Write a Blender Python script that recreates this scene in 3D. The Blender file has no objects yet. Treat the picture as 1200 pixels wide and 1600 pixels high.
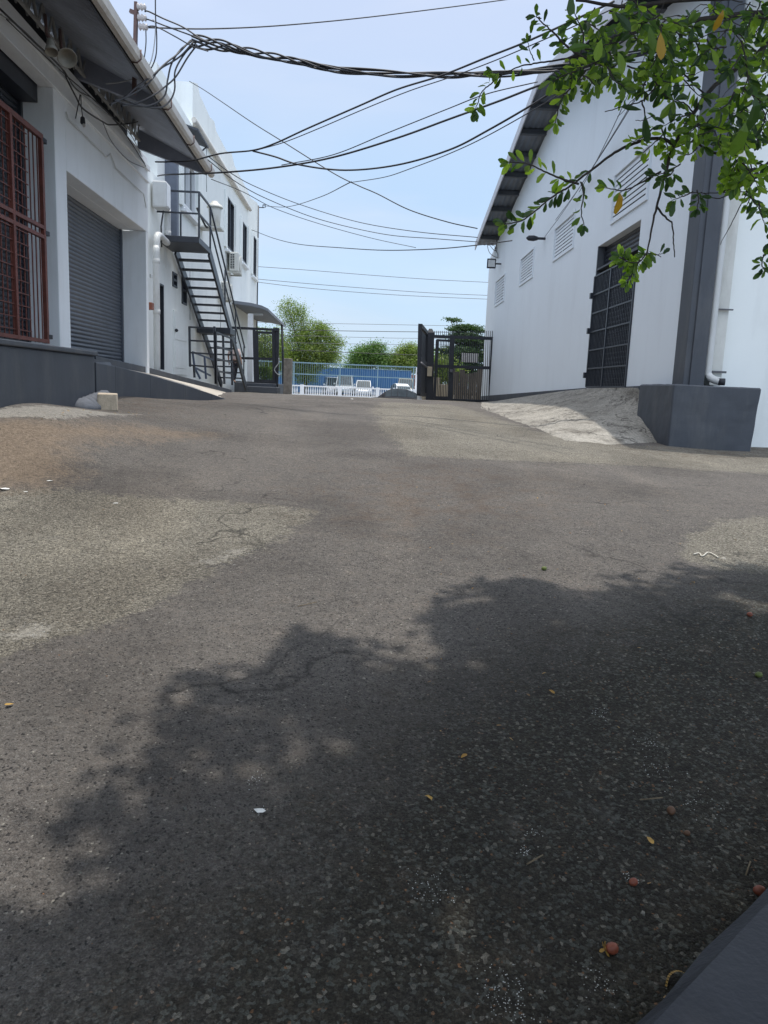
import bpy, bmesh, math, random
from mathutils import Vector, Matrix
random.seed(7)
R = math.radians
C = bpy.context.scene.collection
SC = bpy.context.scene

# ------------------------------------------------------------------ camera
F = 1180.0; CX, CY = 600.0, 800.0
PITCH, ROLL = R(9.35), R(2.35)
fwd = Vector((0, math.cos(PITCH), -math.sin(PITCH)))
r0 = Vector((1, 0, 0)); u0 = r0.cross(fwd)
rt = r0*math.cos(ROLL) + u0*math.sin(ROLL)
up = u0*math.cos(ROLL) - r0*math.sin(ROLL)
cd = bpy.data.cameras.new('camera'); cam = bpy.data.objects.new('camera', cd); C.objects.link(cam)
cam.matrix_world = Matrix((rt, up, -fwd)).transposed().to_4x4()      # eye at the origin
cd.sensor_fit = 'VERTICAL'; cd.sensor_height = 36; cd.lens = F/1600*36
cd.clip_start = 0.05; cd.clip_end = 3000
SC.camera = cam

# ------------------------------------------------------------------ light
SUN_EL, SUN_AZ = 85.5, 28.0          # azimuth measured from +Y towards +X
S = Vector((math.sin(R(SUN_AZ))*math.cos(R(SUN_EL)), math.cos(R(SUN_AZ))*math.cos(R(SUN_EL)), math.sin(R(SUN_EL))))
ld = bpy.data.lights.new('sun', 'SUN'); ld.energy = 3.3; ld.angle = R(0.8); ld.color = (1, .955, .89)
sun = bpy.data.objects.new('sun', ld); C.objects.link(sun); sun.rotation_euler = S.to_track_quat('Z', 'Y').to_euler()
sun.location = (0, 0, 40)
W = bpy.data.worlds.new('World'); SC.world = W; W.use_nodes = True
nt = W.node_tree; nt.nodes.clear()
o = nt.nodes.new('ShaderNodeOutputWorld'); bg = nt.nodes.new('ShaderNodeBackground')
sky = nt.nodes.new('ShaderNodeTexSky'); sky.sky_type = 'NISHITA'; sky.sun_disc = False
sky.sun_elevation = R(SUN_EL); sky.sun_rotation = R(SUN_AZ); sky.dust_density = 2.5; sky.air_density = 1.0; sky.ozone_density = 1.5
tc = nt.nodes.new('ShaderNodeTexCoord'); mp = nt.nodes.new('ShaderNodeMapping'); mp.inputs['Scale'].default_value = (1.2, 1.2, 5)
nz = nt.nodes.new('ShaderNodeTexNoise'); nz.inputs['Scale'].default_value = 2.2; nz.inputs['Detail'].default_value = 7
rp = nt.nodes.new('ShaderNodeValToRGB'); rp.color_ramp.elements[0].position = .42; rp.color_ramp.elements[1].position = .75
rp.color_ramp.elements[0].color = (.76, .76, .76, 1); rp.color_ramp.elements[1].color = (.90, .90, .90, 1)
mx = nt.nodes.new('ShaderNodeMixRGB'); # thin bright cloud veil, with the unseen zenith brightened as added wall fill
sp = nt.nodes.new('ShaderNodeSeparateXYZ'); nt.links.new(tc.outputs['Generated'], sp.inputs[0])
vr = nt.nodes.new('ShaderNodeValToRGB'); vr.color_ramp.interpolation = 'EASE'
vr.color_ramp.elements[0].position = 0.0; vr.color_ramp.elements[0].color = (.66, .86, 1.06, 1)
vr.color_ramp.elements[1].position = 1.0; vr.color_ramp.elements[1].color = (1.45, 1.5, 1.6, 1)
e_ = vr.color_ramp.elements.new(.22); e_.color = (.58, .79, 1.06, 1)
e_ = vr.color_ramp.elements.new(.42); e_.color = (.68, .80, 1.04, 1)
nt.links.new(sp.outputs[2], vr.inputs[0])
# unseen sky behind the camera is brightened to add fill on shaded walls
br_ = nt.nodes.new('ShaderNodeMapRange'); br_.interpolation_type = 'SMOOTHSTEP'; br_.inputs['From Min'].default_value = .15; br_.inputs['From Max'].default_value = -.6
br_.inputs['To Min'].default_value = 9.4; br_.inputs['To Max'].default_value = 16.0; nt.links.new(sp.outputs[1], br_.inputs['Value'])
sc_ = nt.nodes.new('ShaderNodeVectorMath'); sc_.operation = 'SCALE'; nt.links.new(br_.outputs[0], sc_.inputs['Scale'])
wn = nt.nodes.new('ShaderNodeTexNoise'); wn.inputs['Scale'].default_value = 1.7; wn.inputs['Detail'].default_value = 8; wn.inputs['Distortion'].default_value = .6
wr = nt.nodes.new('ShaderNodeValToRGB'); wr.color_ramp.elements[0].position = .48; wr.color_ramp.elements[1].position = .8; wr.color_ramp.elements[1].color = (.6, .6, .6, 1)
wm = nt.nodes.new('ShaderNodeMixRGB'); wm.inputs[2].default_value = (.86, .92, 1.06, 1)
nt.links.new(mp.outputs[0], wn.inputs['Vector']); nt.links.new(wn.outputs[0], wr.inputs[0]); nt.links.new(wr.outputs[0], wm.inputs[0]); nt.links.new(vr.outputs[0], wm.inputs[1]); nt.links.new(wm.outputs[0], sc_.inputs[0]); nt.links.new(sc_.outputs[0], mx.inputs[2])
nt.links.new(tc.outputs['Generated'], mp.inputs[0]); nt.links.new(mp.outputs[0], nz.inputs['Vector'])
nt.links.new(nz.outputs[0], rp.inputs[0]); nt.links.new(rp.outputs[0], mx.inputs[0])
nt.links.new(sky.outputs[0], mx.inputs[1]); nt.links.new(mx.outputs[0], bg.inputs[0]); nt.links.new(bg.outputs[0], o.inputs[0])
bg.inputs[1].default_value = 0.10
SC.view_settings.view_transform = 'Standard'; SC.view_settings.look = 'None'; SC.view_settings.gamma = 1
SC.view_settings.exposure = 0.2

# ------------------------------------------------------------------ picture <-> place
def ray(px, py): return rt*((px-CX)/F) + up*((CY-py)/F) + fwd
def K(px, py, D):
    d = ray(px, py); return d*(D/d.y)
def proj(p):
    p = Vector(p); z = p.dot(fwd)
    if z <= 0.01: return (-9999, -9999)
    return (CX+F*p.dot(rt)/z, CY-F*p.dot(up)/z)
PROF = [(-60,-1.6),(-10,-1.5),(-3,-1.46),(0,-1.40),(4,-1.02),(8,-.70),(10,-.58),(12,-.48),(14,-.40),(18,-.325),(24,-.35),(30,-.42),(34,-.50),(45,-1.15),(53,-1.6),(63,-1.6),(64.6,-.95),(66,-.9),(90,-.9),(2000,-.9)]
def smooth(a, b, x):
    t = max(0, min(1, (x-a)/(b-a))); return t*t*(3-2*t)
def prof(y):
    if y <= PROF[0][0]: return PROF[0][1]
    for i in range(len(PROF)-1):
        x0, z0 = PROF[i]; x1, z1 = PROF[i+1]
        if y <= x1:
            xm, zm = PROF[max(0, i-1)]; xp, zp = PROF[min(len(PROF)-1, i+2)]
            m0 = (z1-zm)/(x1-xm) if i else 0; m1 = (zp-z0)/(xp-x0) if xp > x0 else 0
            if y > 60: m0 = m1 = 0
            h = x1-x0; t = (y-x0)/h
            return z0*(2*t**3-3*t*t+1)+m0*h*(t**3-2*t*t+t)+z1*(3*t*t-2*t**3)+m1*h*(t**3-t*t)
    return PROF[-1][1]
def gz(x, y):
    z = prof(y)
    z += .10*max(0, min(3.2, -x-1.0))*smooth(3, 6.5, y)*(1-smooth(10, 15, y))
    z += .22*smooth(2.0, 3.1, -x)*smooth(4.4, 6.4, y)*(1-smooth(6.9, 9.3, y))
    z -= .045*max(0, min(4.5, x-.4))*smooth(5, 9, y)*(1-smooth(17, 24, y))
    z += .012*math.sin(x*1.9+y*.7)*math.sin(y*1.3-x*.4)*(1 if y < 40 else 0)
    return z
def G(px, py):
    d = ray(px, py); t0, t1 = .3, 60.0
    n = 600; pt = t0
    for i in range(1, n+1):
        t = t0*(t1/t0)**(i/n); p = d*t
        if p.z < gz(p.x, p.y):
            a, b = pt, t
            for _ in range(30):
                m = (a+b)/2; q = d*m
                if q.z < gz(q.x, q.y): b = m
                else: a = m
            return d*b
        pt = t
    return d*t1

class Fr:
    """upright wall plane along the street: P(s, o, z), s away from the viewer, o out of the wall towards the street"""
    def __init__(s, L, vx, side):
        az = ray(vx, 604); a = math.atan2(az.x, az.y); s.u = Vector((math.sin(a), math.cos(a), 0))
        s.n = Vector((math.cos(a), -math.sin(a), 0))*(1 if side == 'left' else -1)
        s.o = -s.n*L
    def P(s, a, o, z): return s.o + s.u*a + s.n*o + Vector((0, 0, z))
    def hit(s, px, py, off=0):
        d = ray(px, py); q = s.o+s.n*off; t = q.dot(s.n)/d.dot(s.n); p = d*t
        return (p-q).dot(s.u), p.z
GL = Fr(4.4, 545, 'left'); OF = Fr(5.2, 545, 'left'); WR = Fr(4.6, 590, 'right')

# ------------------------------------------------------------------ materials
def mat(name, col, rough=.7, metal=0, var=.15, scale=3.0, bump=0, bscale=60, stain=None, stain_amt=.3, sscale=1.2, zs=1.0, trans=0, spec=None):
    m = bpy.data.materials.new(name); m.use_nodes = True; n = m.node_tree; b = n.nodes['Principled BSDF']
    b.inputs['Roughness'].default_value = rough; b.inputs['Metallic'].default_value = metal
    if spec is not None: b.inputs['Specular IOR Level'].default_value = spec
    t = n.nodes.new('ShaderNodeTexCoord'); mp = n.nodes.new('ShaderNodeMapping'); mp.inputs['Scale'].default_value = (1, 1, zs)
    n.links.new(t.outputs['Object'], mp.inputs[0])
    z = n.nodes.new('ShaderNodeTexNoise'); z.inputs['Scale'].default_value = scale; z.inputs['Detail'].default_value = 6; z.inputs['Roughness'].default_value = .62
    n.links.new(mp.outputs[0], z.inputs['Vector'])
    r = n.nodes.new('ShaderNodeValToRGB'); r.color_ramp.elements[0].position = .3; r.color_ramp.elements[1].position = .7
    lo = [c*(1-var) for c in col]; hi = [min(1, c*(1+var)) for c in col]
    r.color_ramp.elements[0].color = (*lo, 1); r.color_ramp.elements[1].color = (*hi, 1)
    n.links.new(z.outputs[0], r.inputs[0]); out = r.outputs[0]
    if stain:
        z2 = n.nodes.new('ShaderNodeTexNoise'); z2.inputs['Scale'].default_value = sscale; z2.inputs['Detail'].default_value = 9; z2.inputs['Roughness'].default_value = .7
        mp2 = n.nodes.new('ShaderNodeMapping'); mp2.inputs['Scale'].default_value = (1, 1, .22); mp2.inputs['Location'].default_value = (3, 7, 1)
        n.links.new(t.outputs['Object'], mp2.inputs[0]); n.links.new(mp2.outputs[0], z2.inputs['Vector'])
        r2 = n.nodes.new('ShaderNodeValToRGB'); r2.color_ramp.elements[0].position = .5; r2.color_ramp.elements[1].position = .72
        r2.color_ramp.elements[0].color = (0, 0, 0, 1); r2.color_ramp.elements[1].color = (stain_amt,)*3+(1,)
        x = n.nodes.new('ShaderNodeMixRGB'); x.inputs[2].default_value = (*stain, 1)
        n.links.new(z2.outputs[0], r2.inputs[0]); n.links.new(r2.outputs[0], x.inputs[0]); n.links.new(out, x.inputs[1]); out = x.outputs[0]
    n.links.new(out, b.inputs['Base Color'])
    if bump:
        z3 = n.nodes.new('ShaderNodeTexNoise'); z3.inputs['Scale'].default_value = bscale; z3.inputs['Detail'].default_value = 5
        n.links.new(t.outputs['Object'], z3.inputs['Vector'])
        bp = n.nodes.new('ShaderNodeBump'); bp.inputs['Strength'].default_value = bump; bp.inputs['Distance'].default_value = .01
        n.links.new(z3.outputs[0], bp.inputs['Height']); n.links.new(bp.outputs[0], b.inputs['Normal'])
    return m
def leafmat(name, c0, c1, tr=.45, back=None):
    m = bpy.data.materials.new(name); m.use_nodes = True; n = m.node_tree; b = n.nodes['Principled BSDF']; out = n.nodes['Material Output']
    g = n.nodes.new('ShaderNodeNewGeometry'); r = n.nodes.new('ShaderNodeValToRGB')
    r.color_ramp.elements[0].color = (*c0, 1); r.color_ramp.elements[1].color = (*c1, 1)
    e = r.color_ramp.elements.new(.5); e.color = (*[(a+b_)/2*.9 for a, b_ in zip(c0, c1)], 1)
    n.links.new(g.outputs['Random Per Island'], r.inputs[0]); n.links.new(r.outputs[0], b.inputs['Base Color'])
    b.inputs['Roughness'].default_value = .48
    t = n.nodes.new('ShaderNodeBsdfTranslucent'); mxr = n.nodes.new('ShaderNodeMixRGB'); mxr.blend_type = 'MULTIPLY'; mxr.inputs[0].default_value = 1
    mxr.inputs[2].default_value = (1.9, 2.3, .7, 1); n.links.new(r.outputs[0], mxr.inputs[1]); n.links.new(mxr.outputs[0], t.inputs[0])
    ms = n.nodes.new('ShaderNodeMixShader'); ms.inputs[0].default_value = tr
    n.links.new(b.outputs[0], ms.inputs[1]); n.links.new(t.outputs[0], ms.inputs[2]); n.links.new(ms.outputs[0], out.inputs[0])
    return m
M = {}
M['white'] = mat('white_paint', (.82, .845, .86), .75, var=.03, scale=.8, bump=.06, bscale=25, stain=(.45, .45, .43), stain_amt=.24, sscale=1.6)
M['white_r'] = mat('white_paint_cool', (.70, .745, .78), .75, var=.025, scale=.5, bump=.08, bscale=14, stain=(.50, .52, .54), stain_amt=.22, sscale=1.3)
M['white_w'] = mat('white_paint_warm', (.83, .86, .84), .75, var=.03, scale=.6, bump=.08, bscale=18, stain=(.5, .52, .5), stain_amt=.30, sscale=1.4)
M['slate'] = mat('slate_paint', (.056, .063, .076), .6, var=.12, scale=2.5, bump=.12, bscale=20, stain=(.125, .125, .122), stain_amt=.5, sscale=2.6)
M['slate_b'] = mat('slate_blue_paint', (.025, .028, .036), .55, var=.15, scale=5, bump=.35, bscale=70, stain=(.06, .065, .075), stain_amt=.3, sscale=5)
M['steel'] = mat('dark_grey_steel_paint', (.026, .030, .040), .45, var=.15, scale=6)
M['black'] = mat('black_steel_paint', (.016, .018, .024), .6, var=.2, scale=6)
M['shutter'] = mat('grey_shutter_paint', (.085, .098, .12), .42, var=.12, scale=2, stain=(.14, .14, .14), stain_amt=.3, sscale=3)
M['galv'] = mat('galvanised_roof_sheet', (.42, .45, .51), .45, metal=.2, var=.2, scale=1.3, stain=(.09, .085, .08), stain_amt=.4, sscale=1.5)
M['galv_r'] = mat('grey_roof_underside', (.15, .17, .20), .5, metal=.1, var=.2, scale=1.3)
M['cream'] = mat('cream_pvc', (.62, .58, .52), .5, var=.08, scale=4, stain=(.32, .28, .22), stain_amt=.5, sscale=4)
M['pipew'] = mat('white_pvc', (.55, .56, .55), .45, var=.05, scale=4, stain=(.4, .38, .34), stain_amt=.3, sscale=5)
M['rust'] = mat('rusty_red_steel', (.15, .045, .032), .6, var=.3, scale=9, stain=(.08, .03, .02), stain_amt=.7, sscale=8)
M['brownpole'] = mat('brown_steel', (.11, .06, .05), .6, var=.3, scale=9)
M['conc'] = mat('weathered_concrete', (.40, .365, .31), .9, var=.3, scale=3.5, bump=.6, bscale=18, stain=(.12, .10, .08), stain_amt=.75, sscale=2.6)
M['conc2'] = mat('pale_ramp_concrete', (.44, .40, .34), .9, var=.16, scale=6, bump=.3, bscale=40, stain=(.2, .18, .15), stain_amt=.5, sscale=3)
M['concp'] = mat('old_grey_concrete', (.20, .18, .155), .9, var=.35, scale=5, bump=.5, bscale=25, stain=(.07, .06, .05), stain_amt=.7, sscale=4)
M['block'] = mat('cut_stone', (.48, .40, .30), .9, var=.2, scale=12, bump=.5, bscale=60, stain=(.2, .16, .12), stain_amt=.6, sscale=8)
M['cable'] = mat('black_cable_rubber', (.02, .021, .024), .55, var=.2)
M['cableg'] = mat('grey_cable', (.10, .10, .11), .55, var=.2)
M['cablew'] = mat('pale_cable', (.36, .37, .38), .55, var=.1)
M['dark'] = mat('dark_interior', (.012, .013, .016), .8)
M['glass'] = mat('dark_glass', (.035, .045, .055), .08, var=.2, spec=.7)
M['porcelain'] = mat('porcelain', (.45, .42, .40), .3)
M['lampw'] = mat('aged_lamp_reflector', (.24, .22, .18), .5, var=.2, scale=9)
M['acw'] = mat('ac_casing', (.60, .60, .55), .5, var=.06, stain=(.36, .34, .28), stain_amt=.5, sscale=6)
M['bluef'] = mat('blue_hoarding', (.03, .115, .27), .5, var=.14, scale=.7)
M['bluegrey'] = mat('blue_grey_fence_paint', (.20, .30, .34), .5, var=.1)
M['whitebal'] = mat('white_balustrade_paint', (.80, .80, .80), .6, var=.05)
M['carw'] = mat('white_car_paint', (.72, .73, .74), .18, var=.02)
M['cars'] = mat('silver_car_paint', (.50, .54, .56), .2, metal=.3, var=.02)
M['card'] = mat('dark_car_paint', (.010, .010, .013), .5, var=.1)
M['tyre'] = mat('tyre_rubber', (.02, .02, .02), .8)
M['rim'] = mat('alloy_rim', (.5, .5, .5), .3, metal=.8)
M['carglass'] = mat('car_glass', (.06, .072, .078), .10, var=.25, scale=3, spec=.2)
M['redlens'] = mat('red_tail_lens', (.45, .03, .03), .2)
M['clearlens'] = mat('clear_head_lens', (.7, .72, .75), .1)
M['bark'] = mat('bark', (.10, .075, .055), .9, var=.35, scale=14, bump=.6, bscale=40)
M['twig'] = mat('dark_twig_bark', (.045, .034, .028), .85, var=.3, scale=20)
M['wood'] = mat('grey_brown_boards', (.10, .085, .068), .85, var=.35, scale=3, stain=(.07, .055, .045), stain_amt=.6, sscale=2, zs=.2)
M['beige'] = mat('beige_render', (.42, .36, .26), .85, var=.12, scale=2)
M['leaf_fresh'] = leafmat('fresh_leaf', (.14, .21, .03), (.30, .38, .07), .58)
M['leaf_mid'] = leafmat('green_leaf', (.05, .10, .02), (.15, .21, .045), .5)
M['leaf_dark'] = leafmat('dark_leaf', (.02, .046, .012), (.055, .10, .024), .3)
M['leaf_orange'] = leafmat('orange_leaf', (.40, .17, .02), (.42, .24, .04), .4)
M['tree_a'] = leafmat('yellow_green_tree_leaf', (.075, .13, .022), (.22, .26, .06), .3)  # yellow green leaf colour
M['tree_b'] = leafmat('green_tree_leaf', (.045, .10, .02), (.12, .20, .045), .3)
M['tree_c'] = leafmat('deep_tree_leaf', (.022, .055, .018), (.06, .11, .03), .25)
M['fruit_g'] = mat('green_fruit', (.11, .14, .03), .55, var=.2, scale=30)
M['fruit_r'] = mat('red_brown_fruit', (.22, .06, .03), .5, var=.3, scale=40)
M['fruit_b'] = mat('brown_fruit', (.12, .06, .03), .6, var=.3, scale=40)
M['yel'] = mat('yellow_dry_leaf', (.40, .24, .05), .6, var=.3, scale=40)
M['stick'] = mat('dry_stick', (.17, .13, .08), .85, var=.3, scale=60)
M['paper'] = mat('white_litter', (.75, .75, .72), .7)
M['droppings'] = mat('chalky_white', (.5, .5, .47), .95, var=.3, scale=90)
M['twine'] = mat('pale_twine', (.55, .52, .45), .8)
M['skin'] = mat('skin', (.20, .11, .07), .55, var=.05)
M['shirt'] = mat('pale_pink_shirt', (.50, .40, .37), .85, var=.08, scale=8)
M['trousers'] = mat('black_trousers', (.02, .02, .028), .85)
M['hair'] = mat('black_hair', (.012, .01, .01), .6)
M['signw'] = mat('pale_sign_back', (.55, .52, .50), .6, var=.06)
M['pot'] = mat('dark_planter', (.05, .05, .055), .6)
M['copper'] = mat('rusty_box', (.22, .07, .04), .6, var=.3, scale=20)

# ground: fresh asphalt, old open gravelly asphalt, dirt -- masks are stored per vertex, grain is procedural
def ground_mat():
    m = bpy.data.materials.new('asphalt_ground'); m.use_nodes = True; n = m.node_tree; b = n.nodes['Principled BSDF']; L = n.links.new
    def N(t, **k):
        q = n.nodes.new(t)
        for a, v in k.items():
            if a in q.inputs: q.inputs[a].default_value = v
        return q
    tc = N('ShaderNodeTexCoord'); O = tc.outputs['Object']
    def noise(sc, det=5, ro=.6):
        q = N('ShaderNodeTexNoise'); q.inputs['Scale'].default_value = sc; q.inputs['Detail'].default_value = det; q.inputs['Roughness'].default_value = ro
        L(O, q.inputs['Vector']); return q.outputs[0]
    def ramp(x, p0, p1, c0=(0, 0, 0, 1), c1=(1, 1, 1, 1)):
        q = N('ShaderNodeValToRGB'); q.color_ramp.elements[0].position = p0; q.color_ramp.elements[1].position = p1
        q.color_ramp.elements[0].color = c0; q.color_ramp.elements[1].color = c1; L(x, q.inputs[0]); return q.outputs[0]
    def mix(f, a, c, mode='MIX'):
        q = N('ShaderNodeMixRGB'); q.blend_type = mode
        for i, v in ((0, f), (1, a), (2, c)):
            if isinstance(v, (int, float)): q.inputs[i].default_value = v
            elif isinstance(v, tuple): q.inputs[i].default_value = (*v, 1)
            else: L(v, q.inputs[i])
        return q.outputs[0]
    def math_(op, a, c):
        q = N('ShaderNodeMath'); q.operation = op
        for i, v in ((0, a), (1, c)):
            if isinstance(v, (int, float)): q.inputs[i].default_value = v
            else: L(v, q.inputs[i])
        return q.outputs[0]
    def attr(name):
        q = N('ShaderNodeAttribute'); q.attribute_name = name; return q.outputs['Fac']
    nb = noise(1.1, 6); nm = noise(7, 6, .65); nf = noise(45, 4, .7); nx = noise(220, 3, .7)
    def edge(a, amp=.35, w=.16):
        s = math_('ADD', attr(a), math_('MULTIPLY', math_('SUBTRACT', nm, .5), amp*2)); s = math_('ADD', s, math_('MULTIPLY', math_('SUBTRACT', nf, .5), amp*1.2))
        return ramp(s, .5-w, .5+w)
    old = edge('old', .62, .10); dirt = edge('dirt', .5, .3); chalk = edge('chalk', .9, .12); rough_ = attr('coarse_shade'); brown = edge('brown', .9, .4)
    # aggregate chips
    v1 = N('ShaderNodeTexVoronoi'); v1.inputs['Scale'].default_value = 150; L(O, v1.inputs['Vector'])
    v2 = N('ShaderNodeTexVoronoi'); v2.inputs['Scale'].default_value = 100; L(O, v2.inputs['Vector'])
    s1 = N('ShaderNodeSeparateColor'); L(v1.outputs['Color'], s1.inputs[0]); s2 = N('ShaderNodeSeparateColor'); L(v2.outputs['Color'], s2.inputs[0])
    fresh = mix(ramp(nb, .35, .68), (.100, .091, .084), (.140, .126, .114))
    fresh = mix(ramp(nm, .4, .72), fresh, (.158, .142, .128))
    fresh = mix(math_('MULTIPLY', ramp(s1.outputs[0], .50, 1.0), .8), fresh, (.19, .178, .165))
    fresh = mix(ramp(s1.outputs[1], .90, .94), fresh, (.045, .042, .04))
    fresh = mix(ramp(s1.outputs[2], .992, .995), fresh, (.34, .32, .28))
    oldc = mix(ramp(nb, .3, .7), (.175, .160, .132), (.25, .230, .19))
    oldc = mix(ramp(nm, .42, .7), oldc, (.15, .138, .115))
    oldc = mix(ramp(s1.outputs[0], .60, .95), oldc, (.25, .23, .19))
    oldc = mix(ramp(s1.outputs[1], .72, .95), oldc, (.06, .056, .05))
    oldc = mix(ramp(s2.outputs[2], .965, .975), oldc, (.32, .30, .26))
    coarse_shade = mix(ramp(nm, .35, .7), (.024, .0205, .0145), (.042, .037, .027))  # dark gravel tones with the under-tree shade worked into them
    coarse_shade = mix(ramp(s1.outputs[0], .45, .95), coarse_shade, (.070, .066, .052))
    coarse_shade = mix(ramp(s2.outputs[0], .80, .86), coarse_shade, (.100, .104, .090))
    coarse_shade = mix(ramp(s2.outputs[1], .970, .975), coarse_shade, (.20, .19, .16))
    coarse_shade = mix(ramp(s1.outputs[2], .988, .992), coarse_shade, (.20, .11, .06))
    grit = noise(70, 3, .85)
    oldc = mix(ramp(grit, .52, .62), oldc, (.36, .335, .28)); oldc = mix(ramp(grit, .36, .45, (1, 1, 1, 1), (0, 0, 0, 1)), oldc, (.07, .064, .054)) 
    col = mix(old, fresh, oldc)
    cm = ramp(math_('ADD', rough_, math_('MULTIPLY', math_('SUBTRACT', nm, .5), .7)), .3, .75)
    col = mix(cm, col, coarse_shade)
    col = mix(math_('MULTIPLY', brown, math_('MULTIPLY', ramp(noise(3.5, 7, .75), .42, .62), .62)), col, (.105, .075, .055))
    col = mix(math_('MULTIPLY', dirt, .85), col, mix(ramp(nf, .3, .7), (.20, .15, .108), (.27, .21, .155)))
    col = mix(math_('MULTIPLY', chalk, .55), col, (.42, .40, .36))
    col = mix(ramp(nf, .25, .75), mix(1.0, col, (.66, .66, .66), 'MULTIPLY'), mix(1.0, col, (1.34, 1.33, 1.30), 'MULTIPLY'))
    st = noise(.55, 5, .55); col = mix(ramp(st, .36, .52), mix(1.0, col, (.76, .75, .745), 'MULTIPLY'), col)
    ms = N('ShaderNodeMapping'); ms.inputs['Scale'].default_value = (.9, .16, 1); ms.inputs['Rotation'].default_value = (0, 0, -.5); L(O, ms.inputs[0])
    tz = N('ShaderNodeTexNoise'); tz.inputs['Scale'].default_value = 1.6; tz.inputs['Detail'].default_value = 5; L(ms.outputs[0], tz.inputs['Vector'])
    col = mix(math_('MULTIPLY', ramp(tz.outputs[0], .52, .68), .5), col, mix(1.0, col, (1.3, 1.27, 1.22), 'MULTIPLY'))
    sp2 = noise(24, 6, .8); col = mix(ramp(sp2, .34, .48), mix(1.0, col, (.60, .60, .60), 'MULTIPLY'), col)
    col = mix(ramp(nx, .36, .64), mix(1.0, col, (.72, .72, .72), 'MULTIPLY'), mix(1.0, col, (1.24, 1.24, 1.23), 'MULTIPLY'))
    cn = N('ShaderNodeTexNoise'); cn.inputs['Scale'].default_value = 1.3; cn.inputs['Detail'].default_value = 7; L(O, cn.inputs['Vector'])
    cv = N('ShaderNodeVectorMath'); cv.operation = 'MULTIPLY_ADD'; cv.inputs[1].default_value = (1.1, 1.1, 1.1); L(cn.outputs['Color'], cv.inputs[0]); L(O, cv.inputs[2])
    cr = N('ShaderNodeTexVoronoi'); cr.feature = 'DISTANCE_TO_EDGE'; cr.inputs['Scale'].default_value = .42; L(cv.outputs[0], cr.inputs['Vector'])
    crack = math_('MULTIPLY', ramp(cr.outputs[0], .0, .006, (1, 1, 1, 1), (0, 0, 0, 1)), ramp(noise(.7, 3), .5, .6))
    col = mix(math_('MULTIPLY', crack, .8), col, (.02, .019, .017))
    # worn pale scuffs
    sc = noise(2.7, 8, .75); col = mix(math_('MULTIPLY', ramp(sc, .60, .74), .35), col, (.17, .16, .145))
    L(col, b.inputs['Base Color']); b.inputs['Roughness'].default_value = .88; b.inputs['Specular IOR Level'].default_value = .3
    h = math_('ADD', math_('MULTIPLY', v1.outputs['Distance'], -.9), math_('MULTIPLY', v2.outputs['Distance'], math_('MULTIPLY', math_('ADD', old, cm), -.7)))
    h = math_('ADD', h, math_('MULTIPLY', nx, .5)); h = math_('ADD', h, math_('MULTIPLY', nf, .6))
    bp = N('ShaderNodeBump'); bp.inputs['Strength'].default_value = 1.0; bp.inputs['Distance'].default_value = .010
    L(h, bp.inputs['Height']); L(bp.outputs[0], b.inputs['Normal'])
    return m

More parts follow.
